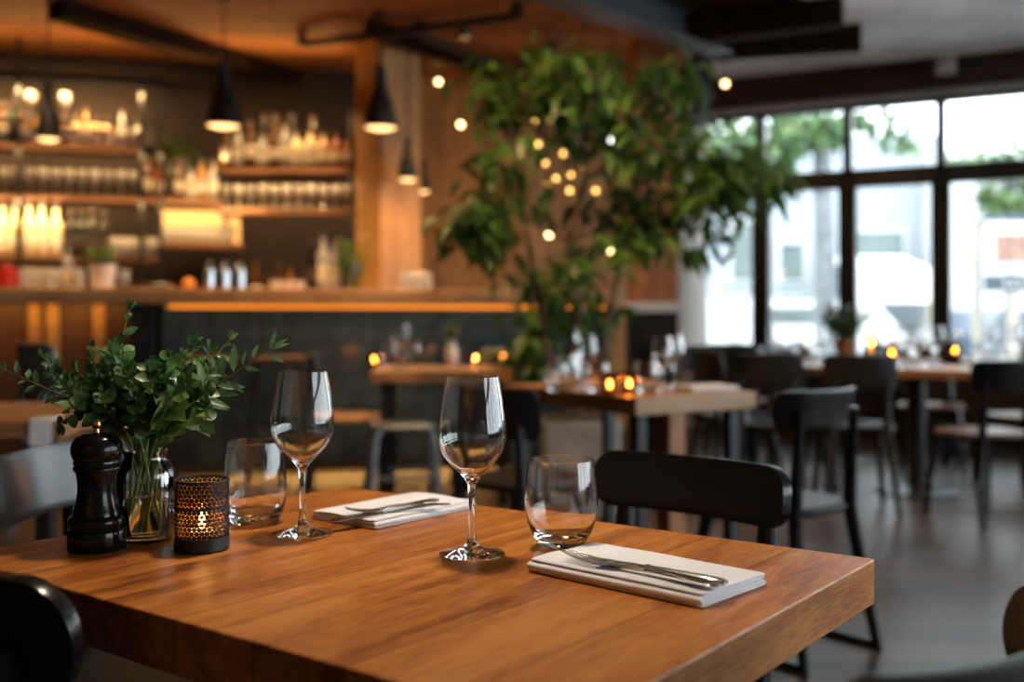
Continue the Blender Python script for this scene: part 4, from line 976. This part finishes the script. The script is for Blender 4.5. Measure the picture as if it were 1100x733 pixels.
# window side tables
d5 = 6.7; table('timber table by the windows, behind a chair with its back to us', (X(860, d5), d5), -.45, .62, .62, .05, 'wood_mid')
d6 = 6.35; table('timber pedestal table by the windows between two black chairs', (X(985, d6), d6), -.45, .72, .62, .05, 'wood_mid', 'pedestal')
d7 = 7.5; table('timber table close under the windows behind the others', (X(1080, d7), d7), -.45, .9, .6, .05, 'wood_mid')
candle(958, 395, 'on the pedestal table by the windows, left', lift=.05); candle(1026, 391, 'on the pedestal table by the windows, at its right end', lift=.05)
candle(936, 393, 'burning white behind the chairs by the windows', 'flame_white', lift=.10)
GW = 'glasses on the window side tables'
k = 0
for px, py, kind in ((833, 390, 'w'), (846, 389, 't'), (856, 393, 'w'), (868, 392, 't'), (880, 392, 'w'), (962, 391, 'w'), (972, 396, 't'), (984, 394, 'w'), (995, 394, 't'), (1006, 390, 'w')):
    first = px < 900; k = k + 1 if px != 962 else 1
    dup(wg if kind == 'w' else tA, on_table(px, py), 0, '%s on the %s by the windows, %s from the left' % ('stemmed wine glass' if kind == 'w' else 'stemless tumbler', 'timber table' if first else 'pedestal table', ORD[k]), GW, 1.1)
for i, (px, py) in enumerate(((1052, 386), (1064, 388), (1078, 385), (1092, 387))):
    dup(wg if i % 2 else tA, on_table(px, py), 0, '%s on the table close under the windows, %s from the left' % ('stemmed wine glass' if i % 2 else 'stemless tumbler', ORD[i + 1]), GW, 1.1)
far_napkin('folded white napkin on the table by the windows, behind a black chair', 838, 872, 395, .14, 11)
t = thing('potted_plant', 'bushy plant in a terracotta pot on the table against the window post', 'plant', on_table(907, 385))
def pot(t, r, h, m): B().lathe([(0, 0), (r * .7, 0), (r * .75, .004), (r, h * .86), (r * 1.1, h * .87), (r * 1.1, h), (r * .95, h), (r * .9, h * .85), (0, h * .84)], 24).obj('pot', m, t); B().lathe([(0, h * .8), (r * .92, h * .86), (0, h * .9)], 20).obj('soil', 'soil', t)
pot(t, .075, .14, 'terracotta'); herb(t, .07, .13, 40, .30, .8, m='tree_leaf', seed=31)
pt_ = thing('plant_table', 'small timber side table under the terracotta potted plant', 'table', (0, 0, 0))
w_ = t.location; pt_.location = (w_.x, w_.y, 0)
B().lathe([(0, .71), (.19, .71), (.20, .72), (.20, .745), (.19, .75), (0, .75)], 32).obj('tabletop', 'wood_mid', pt_); B().tube([(0, 0, .015), (0, 0, .712)], .025, 12).obj('pedestal', 'black_metal', pt_); B().lathe([(0, 0), (.17, 0), (.17, .015), (.03, .03)], 24).obj('base_plate', 'black_metal', pt_)
t = thing('bud_vase', 'clear bud vase with a dark sprig on the pedestal table by the windows', 'vase', on_table(976, 393))
B().lathe([(0, 0), (.03, 0), (.036, .01), (.036, .06), (.016, .11), (.018, .15), (.014, .15), (.012, .11), (.03, .06), (0, .02)], 24).obj('vase_body', 'thin_glass', t); herb(t, .01, .10, 7, .20, .8, m='tree_leaf', seed=33)

# chairs further back
def chair_at(px, py_foot, f, label, **kw):
    d = D(py_foot, 0.); c = make_chair(label, 'black chairs further back', **kw); c.location = (X(px, d), d, 0); c.rotation_euler.z = ang(f); return c
DC = 'black chair with curved board back '
ch5 = chair_at(838, 690, (-.62, .78), 'black chair drawn back from the table behind the laid one, standing on sled runners', sled=True, hw=.20, sag=.085)
ch5.location = (.86, 3.42, 0)
ch6 = make_chair('black padded chair at the left side of the table behind the laid one', 'black chairs further back', z0=.62, z1=.80, hw=.20, sag=.07, m='black_soft', seat_m='black_soft')
ch6.location = (.03, 3.88, 0); ch6.rotation_euler.z = ang((.62, .78))
ch7 = make_chair(DC + 'back turned to us at the terracotta plant', 'black chairs further back', z0=.66, z1=.85, hw=.19, m='black_soft'); ch7.location = (X(918, 5.85), 5.85, 0); ch7.rotation_euler.z = ang((.15, 1))
ch8 = make_chair(DC + 'back turned to us right of the pedestal table', 'black chairs further back', z0=.68, z1=.835, hw=.20, seat_m='wood_dark'); ch8.location = (X(1057, 5.5), 5.5, 0); ch8.rotation_euler.z = ang((-.25, 1))
for px, d, f, lab in ((748, 7.25, (.3, -1), 'nearest the linen curtain'), (788, 6.45, (1, .25), 'between tree and window side table'), (826, 6.0, (.3, 1), 'at the corner of the window side table'),
                      (1000, 7.2, (-.3, -1), 'under the window post facing us'), (1100, 6.4, (-.3, 1), 'cut off by the picture edge by the windows'), (780, 7.75, (-.4, -1), 'furthest back by the linen curtain'), (848, 7.6, (0, -1), 'facing us across the window side table')):
    c = dup(ch8 if px > 830 else ch7, (X(px, d), d, 0), ang(f), DC + lab)
# chairs before the bar
c_ = make_chair('dark chair with a timber seat at the left end of the table before the bar', 'black chairs further back', z0=.62, z1=.83, hw=.20, m='black_metal', seat_m='wood_mid'); c_.location = (X(372, 6.35), 6.35, 0); c_.rotation_euler.z = ang((1, .1))
c_ = make_chair('dark chair behind the table before the bar', 'black chairs further back', z0=.62, z1=.83, hw=.20, m='black_metal', seat_m='wood_mid'); c_.location = (X(520, 6.85), 6.85, 0); c_.rotation_euler.z = ang((0, -1))
t = thing('metal_stool', 'blue grey metal stool with bent tube legs before the bar', 'stool', (X(432, 5.75), 5.75, 0), .2)
B().prism(rounded_rect(.34, .34, .06), .455, .478).obj('seat', 'blue_metal', t, bevel=.008)
for sx in (-1, 1):
    for sy in (-1, 1): B().tube([(sx * .19, sy * .18, 0), (sx * .165, sy * .155, .30), (sx * .155, sy * .145, .41), (sx * .125, sy * .125, .456), (sx * .06, sy * .10, .462)], .017, 10).obj('leg', 'blue_metal', t)
B().bar((-.172, -.165, .2), (.172, -.165, .2), .012, .025).obj('stretcher', 'blue_metal', t); B().bar((-.172, .165, .2), (.172, .165, .2), .012, .025).obj('stretcher', 'blue_metal', t)
# bar stools, mostly behind the bouquet
for i, px in enumerate((225, 300)):
    t = thing('bar_stool', 'tall black bar stool at the tiled bar front, %s' % ['behind the tumbler', 'behind the wine glass by the tumbler'][i], 'stool', bar_pt(bar_s(px, -.35), -.35, 0), BROT, 'bar stools')
    B().prism(rounded_rect(.36, .34, .1), .76, .80).obj('seat', 'wood_dark', t, bevel=.01)
    for sx in (-1, 1):
        for sy in (-1, 1): B().tube([(sx * .2, sy * .19, 0), (sx * .13, sy * .12, .762)], [.012, .014], 8).obj('leg', 'black_metal', t)
        B().bar((sx * .178, -.168, .26), (sx * .178, .168, .26), .015, .02).obj('foot_rest', 'black_metal', t)
# blue grey upholstered chair behind the bouquet
c_ = make_chair('blue grey padded chair half hidden behind the bouquet', 'black chairs further back', z0=.66, z1=.93, hw=.20, m='blue_metal', seat_m='black_soft'); c_.location = (X(80, 5.0), 5.0, 0); c_.rotation_euler.z = ang((.7, .7))

# left table
t4 = table('timber table at the picture edge behind the pepper mill', (-1.75, 3.35), .06, .90, .72, .05, 'wood_mid')
t = thing('folded_menu', 'white folded card hanging over the edge of the table behind the mill', 'card', (-1.335, 3.007, .75), .06)
B().box((0, 0, -.035), (.06, .004, .075)).box((0, .045, .004), (.06, .09, .004)).obj('card_sheet', 'napkin', t, smooth=False)
c_ = dup(c_, (-1.75, 2.62, 0), ang((-.3, 1)), 'dark low backed chair at the table behind the pepper mill'); c_.scale = (1, 1, .80)
for ch_ in KIDS(c_):
    ch_.data = ch_.data.copy(); ch_.data.materials.clear(); ch_.data.materials.append(M['wood_dark'])

# ------------------------------------------------------------------ tree in a grey planter
dT = 5.75; base = Vector((X(622, dT), dT, 0))
t = thing('potted_tree', 'tall leafy indoor tree with drooping branches rising before the plank wall', 'tree', base)
B().prism(rounded_rect(.42, .42, .04), 0, .50).obj('planter', 'planter', t, smooth=False, bevel=.008)
B().prism(rounded_rect(.38, .38, .03), .48, .515).obj('soil', 'soil', t, smooth=False)
rg = random.Random(42)
def tp(px, py, dz=0.): return P(px, py, dT + dz) - base
trunk = [Vector((0, 0, .48)), tp(612, 400), tp(622, 330, .05), tp(612, 260, .0), tp(630, 190, .05), tp(625, 120)]
B().tube(trunk, [.034, .030, .026, .022, .017, .010], 10).obj('trunk', 'bark', t)
B().tube([Vector((.06, .02, .48)), tp(650, 360, .1), tp(668, 280, .1), tp(700, 200, .1), tp(730, 130, .1)], [.026, .022, .018, .014, .008], 10).obj('trunk', 'bark', t)
B().tube([Vector((-.05, .0, .48)), tp(588, 380, -.1), tp(575, 300, -.1), tp(560, 220, -.05), tp(545, 120, 0)], [.024, .020, .016, .012, .007], 10).obj('trunk', 'bark', t)
lv = B()
def spray(c, n, rad, L, down=.5, d=0.):
    """a drooping cluster of long leaves around c"""
    c = Vector(c)
    for i in range(n):
        q = c + Vector((rg.gauss(0, rad), rg.gauss(0, rad), rg.gauss(0, rad * .7)))
        a = rg.uniform(0, 2 * PI); dd = Vector((math.cos(a), math.sin(a), -down + rg.uniform(-.4, .55)))
        lv.leaf(q, dd, (rg.uniform(-.4, .4), rg.uniform(-.4, .4), 1), L * rg.uniform(.7, 1.2), L * .30 * rg.uniform(.8, 1.2), fold=.2, droop=.35)
br = []
clusters = []
for px, py, n, r in ((535, 82, 20, .09), (565, 85, 30, .10), (605, 78, 30, .10), (640, 72, 26, .10), (640, 100, 30, .11), (690, 85, 30, .11), (725, 98, 26, .10), (560, 120, 24, .09), (640, 125, 22, .09), (690, 130, 34, .11), (735, 140, 30, .10), (675, 165, 26, .10), (715, 180, 36, .11),
                     (755, 175, 34, .10), (790, 172, 32, .08), (820, 180, 24, .06), (833, 196, 12, .04), (775, 205, 28, .08), (740, 215, 26, .09), (545, 165, 20, .09), (690, 220, 32, .10), (645, 225, 18, .08), (540, 205, 24, .08), (515, 232, 26, .07), (488, 238, 20, .05), (505, 262, 10, .05), (540, 250, 20, .07),
                     (625, 275, 22, .09), (672, 250, 18, .08), (600, 305, 26, .09), (570, 300, 14, .08), (615, 335, 28, .09), (580, 350, 26, .08), (640, 335, 14, .07), (560, 380, 26, .07), (590, 390, 20, .07), (768, 250, 10, .05), (745, 265, 8, .05), (705, 255, 16, .07), (525, 110, 16, .08), (505, 215, 8, .05), (800, 215, 10, .05), (715, 235, 20, .08), (608, 150, 8, .06), (600, 215, 8, .07)):
    dz = rg.uniform(-.35, .35); c = tp(px, py, dz); clusters.append(c); spray(c, int(n * 1.7), r, .175)
lv.obj('foliage', 'tree_leaf', t, fixn=False)
for i, c in enumerate(clusters[::3]):
    src = min((trunk[k] for k in range(2, 6)), key=lambda p: (p - c).length + (3 if p.z > c.z + .1 else 0))
    mid = (src + c) / 2 + Vector((0, 0, .10)); B().tube([src, mid, c], [.011, .008, .004], 6).obj('branch', 'bark', t)

# ------------------------------------------------------------------ outdoors
M['pavement'] = mat('pale street paving', (0.260, 0.260, 0.267), .8, var=.12, vscale=1.)
M['facade'] = mat('pale blue grey facade', (0.247, 0.286, 0.319), .8, var=.06, vscale=.6)
M['facade_white'] = mat('white facade', (0.390, 0.416, 0.429), .8, var=.04, vscale=.6)
M['awning'] = mat('white awning cloth', (.62, .62, .62), .8, var=.03)
M['out_glass'] = mat('shop window glass', (0.078, 0.104, 0.104), .15, var=.2, vscale=1.)
M['out_trunk'] = mat('pale bark', (0.130, 0.143, 0.156), .85, var=.3, vscale=6., bump=.5, bscale=20)
M['out_leaf'] = leaf_mat('street tree leaves', (.05, .10, .04), (.10, .18, .07), (.17, .25, .10), scale=2.)
M['sign_white'] = mat('white sign board', (0.455, 0.455, 0.455), .6, var=.03)
M['sign_dark'] = mat('dark blue sign board', (.025, .04, .055), .5, var=.1)
M['sign_pic'] = mat('reddish poster print', (0.208, 0.117, 0.091), .6, var=.5, vscale=5.)
M['car_blue'] = mat('dark blue car paint', (.03, .05, .08), .25, coat=.5, var=.1)
M['rubber'] = mat('tyre rubber', (.02, .02, .02), .8, var=.2)
M['van_white'] = mat('white van paint', (.55, .56, .57), .3, coat=.3, var=.03)
M['post'] = mat('beige painted post', (0.286, 0.260, 0.208), .6, var=.1)
o = B().box((6, 30, -.06), (80, 44, .1)).obj('street_ground', 'pavement', smooth=False); struct(o)
wt = Vector((wd.x, wd.y, 0)); 
def op(px, py, d): return P(px, py, d)
dF = 24.
def facade(name, label, px0, px1, z1, d, m, wins, dep=4.):
    t = thing(name, label, 'building', (X((px0 + px1) / 2, d), d, 0), 0); w_ = (px1 - px0) * d / F
    B().box((0, dep / 2, z1 / 2), (w_, dep, z1)).obj('wall', m, t, smooth=False)
    for (a, b, c_, e) in wins:
        x0, x1_ = X(a, d) - t.location.x, X(b, d) - t.location.x; za, zb_ = Z(e, d), Z(c_, d)
        f = B().box(((x0 + x1_) / 2, -.03, (za + zb_) / 2), (x1_ - x0 + .2, .10, zb_ - za + .2)).obj('window', 'facade_white', t, smooth=False)
        B().box(((x0 + x1_) / 2, -.09, (za + zb_) / 2), (x1_ - x0, .06, zb_ - za)).obj('pane', 'out_glass', f, smooth=False)
    return t
facade('shop_building', 'pale blue grey building seen through the windows across the street', 660, 1012, 5.2, dF, 'facade', [(920, 968, 250, 283), (786, 812, 240, 300), (838, 862, 262, 300)])
facade('corner_building', 'white building at the picture edge across the street', 1016, 1330, 4.6, dF - 1.5, 'facade_white', [(1118, 1170, 240, 300), (1200, 1260, 240, 300)], dep=1.3)
t = thing('shop_awning', 'wide white awning over the shop window across the street', 'awning', (X(958, 22.), 22., 0))
w_ = 92 * 22 / F; zA, zB_ = Z(286, 22), Z(320, 22)
B().box((0, .1, (zA + zB_) / 2 - .1), (w_, .06, zA - zB_)).bar((0, .1, zA - .08), (0, 1.8, zA + .3), w_, .04).obj('awning_cloth', 'awning', t, smooth=False)
for sx in (-1, 1): B().tube([(sx * w_ * .45, 0.1, zB_ - .1), (sx * w_ * .45, .1, 0)], .04, 8).obj('awning_post', 'post', t)
# hoarding band, van
def vehicle(name, label, loc, rot, L, W, H, hood, m):
    t = thing(name, label, 'car' if hood else 'van', loc, rot)
    b = B(); 
    prof = [(-L / 2, .35), (-L / 2, H * .62), (-L * .42, H * .97), (L * .12, H), (L * .27, H * .62), (L * .48, H * .52), (L / 2, .35)] if hood else [(-L / 2, .35), (-L / 2, H * .95), (-L * .45, H), (L * .30, H), (L * .42, H * .6), (L / 2, H * .5), (L / 2, .35)]
    lo = [b.bm.verts.new((x, -W / 2, z)) for x, z in prof]; hi = [b.bm.verts.new((x, W / 2, z)) for x, z in prof]; n = len(prof)
    b.bm.faces.new(lo); b.bm.faces.new(hi[::-1])
    for i in range(n): b.bm.faces.new((lo[i], lo[(i + 1) % n], hi[(i + 1) % n], hi[i]))
    b.obj('body', m, t, smooth=False, bevel=.08, seg=3)
    for sx in (-.3, .3):
        for sy in (-1, 1):
            o = B().lathe([(0, -.1), (.28, -.1), (.32, -.06), (.32, .06), (.28, .1), (0, .1)], 24).obj('wheel', 'rubber', t, loc=(sx * L, sy * (W / 2 - .06), .32)); o.rotation_euler = (PI / 2, 0, 0)
    B().box((-L * .02, 0, H * .80), (L * .42, W + .02, H * .22)).obj('side_window', 'out_glass', t, smooth=False, bevel=.03)
    return t
vehicle('parked_van', 'white parked van behind the window side tables', (X(845, 19.), 19., 0), .12, 4.2, 1.8, 1.35, False, 'van_white')
vehicle('parked_car', 'dark blue parked car at the picture edge beyond the windows', (X(1135, 18.5), 18.5, 0), .2, 3.9, 1.7, 1.22, True, 'car_blue')
# hedge strip
def crown(bm, c, rad, n, L, rg):
    for i in range(n):
        v = Vector((rg.gauss(0, 1), rg.gauss(0, 1), rg.gauss(0, 1))).normalized() * (rg.random() ** .4)
        bm.leaf(Vector(c) + Vector((v.x * rad[0], v.y * rad[1], v.z * rad[2])), (rg.gauss(0, 1), rg.gauss(0, 1), rg.gauss(-.3, .7)), (rg.gauss(0, .5), rg.gauss(0, .5), 1), L * rg.uniform(.7, 1.3), L * .55, droop=.2)
h_ = thing('clipped_hedge', 'low green hedge behind the parked van', 'hedge', (X(865, 21.5), 21.5, 0)); b = B(); crown(b, (0, 0, 1.15), (1.0, .3, .35), 500, .22, rg); b.obj('foliage', 'out_leaf', h_, fixn=False)
B().box((0, 0, .45), (1.9, .5, .9)).obj('hedge_planter', 'facade_white', h_, smooth=False, bevel=.02)
# street trees
def street_tree(label, px, d, h, crowns, trunk_r):
    t = thing('street_tree', label, 'tree', (X(px, d), d, 0)); B().tube([(0, 0, 0), (.03, 0, h * .5), (-.02, 0, h)], [trunk_r * 1.15, trunk_r, trunk_r * .8], 12).obj('trunk', 'out_trunk', t)
    b = B()
    for (cpx, cpy, dd, rx, rz, n) in crowns: crown(b, P(cpx, cpy, d + dd) - Vector(t.location), (rx, rx * .8, rz), n, .26, rg)
    b.obj('foliage', 'out_leaf', t, fixn=False)
street_tree('street tree with a thick pale trunk seen through the window left of the plant', 884, 15., 3.6, [(850, 140, 0, .75, .5, 230), (800, 160, 0, .7, .5, 170), (880, 128, .5, .6, .4, 90), (935, 130, 0, .5, .25, 45), (965, 148, .3, .35, .2, 24), (760, 170, 0, .6, .5, 120), (840, 192, 0, .4, .2, 60)], .15)
street_tree('street tree behind the sign board at the picture edge', 1085, 17., 3.4, [(1075, 215, 0, .4, .3, 150), (1065, 172, .4, .8, .16, 110), (1110, 180, 0, .6, .3, 150), (1035, 182, .4, .5, .1, 40)], .10)
# sign board
t = thing('sign_board', 'tall white sign board with a reddish picture and dark lettered band across the street', 'sign', (X(1085, 13.5), 13.5, 0))
x0 = X(1058, 13.5) - X(1085, 13.5); x1_ = X(1118, 13.5) - X(1085, 13.5)
B().box(((x0 + x1_) / 2, 0, (Z(238, 13.5) + Z(294, 13.5)) / 2), (x1_ - x0, .06, Z(238, 13.5) - Z(294, 13.5))).obj('board', 'sign_white', t, smooth=False)
B().box(((x0 + x1_) / 2 - .02, -.04, (Z(252, 13.5) + Z(282, 13.5)) / 2), ((x1_ - x0) * .6, .02, Z(252, 13.5) - Z(282, 13.5))).obj('poster', 'sign_pic', t, smooth=False)
B().box(((x0 + x1_) / 2, 0, (Z(296, 13.5) + Z(313, 13.5)) / 2), (x1_ - x0, .08, Z(296, 13.5) - Z(313, 13.5))).obj('lower_band', 'sign_dark', t, smooth=False)
bl = B(); zc_ = (Z(296, 13.5) + Z(313, 13.5)) / 2
for i, dx in enumerate((-.08, .02, .13, .24, .33)):       # unreadable pale letter shapes on the band
    bl.box((dx, -.045, zc_ + .0), (.025, .01, .09)); bl.box((dx + .02, -.045, zc_ + (.035 if i % 2 else -.035)), (.05, .01, .02))
bl.obj('lettering', 'sign_white', t, smooth=False)
B().box(((x0 + x1_) / 2, 0, Z(313, 13.5) / 2), (.10, .08, Z(313, 13.5))).obj('sign_post', 'post', t, smooth=False)
t = thing('lamp_post', 'beige post standing left of the sign board across the street', 'post', (X(1049, 14.), 14., 0))
B().tube([(0, 0, 0), (0, 0, Z(236, 14.))], .045, 12).obj('post_shaft', 'post', t); B().lathe([(0, 0), (.1, 0), (.1, .12), (.05, .2)], 16).obj('post_base', 'post', t)
t = thing('dark_canopy', 'dark shop canopy above the sign board across the street', 'canopy', (X(1100, 14.2), 14.2, 0))
B().box((0, 0, Z(238, 14.2)), (.95, 1.0, .14)).obj('canopy_roof', 'sign_dark', t, smooth=False); 
for sx in (-.42, .42): B().tube([(sx, .4, 0), (sx, .4, Z(240, 14.2))], .03, 8).obj('canopy_post', 'sign_dark', t)

# ------------------------------------------------------------------ light
W = bpy.data.worlds.new('daylight'); sc.world = W; W.use_nodes = True; nt = W.node_tree; bg = nt.nodes['Background']
bg.inputs['Color'].default_value = (.86, .94, 1., 1); bg.inputs['Strength'].default_value = 5.2
sun = lamp_data('SUN', 'sun', 2.0, (1., .93, .82), angle=.05); add_light(sun, (0, 0, 20), (math.radians(48), math.radians(-18), 0))
def portal(a, b, z0, z1):
    a, b = Vector(a[:2]), Vector(b[:2]); c = (a + b) / 2; d = (b - a); L = d.length; d.normalize()
    l = bpy.data.lights.new('window portal', 'AREA'); l.shape = 'RECTANGLE'; l.size = L; l.size_y = z1 - z0; l.cycles.is_portal = True
    nrm = Vector((-d.y, d.x)); 
    ctr = Vector((0, 4))
    if nrm.dot(ctr - c) < 0: nrm = -nrm
    z = Vector((-nrm.x, -nrm.y, 0)); y = Vector((0, 0, 1)); x = y.cross(z)      # light shines along -z
    R = Matrix((x, y, z)).transposed().to_4x4(); o = bpy.data.objects.new('window portal', l); COL.objects.link(o); o.matrix_world = Matrix.Translation((c.x + z.x * .12, c.y + z.y * .12, (z0 + z1) / 2)) @ R
portal(wpt(tl[0]), wpt(tl[-1]), ZS, ZT); portal(pts[0], pts[7], .55, 2.9)

def strip_light(s_a, s_b, t_, z, energy, rotx, col=(1., .47, .10), w=.03, name='led and added strip light'):
    l = lamp_data('AREA', name, energy, col); l.shape = 'RECTANGLE'; l.size = s_b - s_a; l.size_y = w
    p = bar_pt((s_a + s_b) / 2, t_, z); o = add_light(l, p); o.rotation_euler = (rotx, 0, BROT); return o
strip_light(se + .1, s1, -.05, 1.12, .5, math.radians(35))
strip_light(s0 + .3, se - .2, -.06, 1.12, 1.2, math.radians(35))            # added strip that brightens the uprights at the untiled end
strip_light(se + .1, s1, .045, .075, 14., math.radians(-35), col=(1., .5, .12))        # under the toe kick, onto the floor
for z_, pa, pb, e_ in ((ZS1 + .42, -140, 160, 34.), (ZS1 - .055, -140, 240, 9.), (ZS2 - .055, -140, 75, 16.), (ZS2 - .055, 80, 165, 3.), (ZS2 - .055, 172, 262, 3.)):  # added light bands that brighten bottles and glasses on the rack
    strip_light(bar_s(pa, 1.52), bar_s(pb, 1.52), 1.50, z_, e_, math.radians(35), col=(1., .60, .24))
strip_light(bar_s(172, 1.5), bar_s(372, 1.5), 1.40, 1.95, 6., math.radians(30), col=(1., .58, .22))  # added band that brightens the bottles on the back counter
strip_light(bar_s(-140, 1.3), bar_s(370, 1.3), 1.3, HC - .30, 8., math.radians(190), col=(1., .52, .16), w=.1)   # added upward light that warms the timber ceiling; no lamps on the rack
for z, e, rx in ((ZS3 + .45, 5., math.radians(35)), (ZS3 - .06, 6., math.radians(30)), (ZS4 - .05, 4., math.radians(30))):  # added bands that brighten the two tier shelving
    l = lamp_data('AREA', 'added shelf light', e, (1., .60, .24)); l.shape = 'RECTANGLE'; l.size = 2 * hw - .1; l.size_y = .03
    add_light(l, (X(307, RY), RY - .20, z), (rx, 0, 0))
# ceiling spots added to brighten the plank wall, tree, tables and front wall
def added_spot(x, y, e, label, col=WARM, rot=(0, 0, 0), z=3.1, size=95):
    t = thing('added_ceiling_spot', label, 'lamp', (x, y, z), 0, 'added black ceiling spots')
    B().lathe([(.05, 0), (.055, .01), (.055, HC - z), (0, HC - z), (0, HC - z - .01), (.045, .05), (.045, 0), (.05, 0)], 20).obj('housing', 'black_metal', t)
    B().lathe([(0, .03), (.04, .03), (.04, .04), (0, .04)], 16).obj('bulb', 'bulb', t)
    l = lamp_data('SPOT', 'added spot light', e, col, shadow_soft_size=.05, spot_size=math.radians(size), spot_blend=.7); add_light(l, (0, 0, -.01), rot, parent=t)
for i, (x, y, e, rx, ry) in enumerate(((-.35, 7.8, 60, -.1, 0), (.3, 8.3, 80, -.1, 0), (.1, 4.3, 150, .82, -.2), (-2.9, 6.3, 60, 0, 0), (-.9, 6.3, 60, 0, 0), (.6, 6.9, 50, 0, 0), (-1.9, 3.1, 45, 0, 0), (1.4, 5.0, 30, 0, 0), (2.4, 6.2, 30, 0, 0), (-1.6, -1.2, 60, -.9, 0))):
    added_spot(x, y, e, 'black cylindrical ceiling spot, %s of those added to brighten the room' % ORD[i + 1], rot=(rx, ry, 0))

# ------------------------------------------------------------------ camera
cam = bpy.data.cameras.new('camera'); co = bpy.data.objects.new('camera', cam); COL.objects.link(co); sc.camera = co
co.location = (0, 0, CZ); co.rotation_euler = (PI / 2, 0, 0)
cam.sensor_fit = 'HORIZONTAL'; cam.sensor_width = 36.; cam.lens = F / 1100 * 36.; cam.shift_y = -(366.5 - HY) / 1100; cam.clip_start = .02; cam.clip_end = 200
cam.dof.use_dof = True; cam.dof.focus_distance = 1.30; cam.dof.aperture_fstop = 2.5; cam.dof.aperture_blades = 0
vs = sc.view_settings; vs.view_transform = 'Standard'; vs.look = 'None'; vs.gamma = 1.; vs.exposure = .6; vs.use_curve_mapping = False
cy = sc.cycles
cy.use_denoising = True; cy.denoiser = 'OPENIMAGEDENOISE'; cy.max_bounces = 16; cy.transmission_bounces = 14; cy.transparent_max_bounces = 32; cy.glossy_bounces = 6; cy.diffuse_bounces = 4
cy.sample_clamp_indirect = 6.; cy.caustics_reflective = False; cy.caustics_refractive = True; cy.blur_glossy = .5
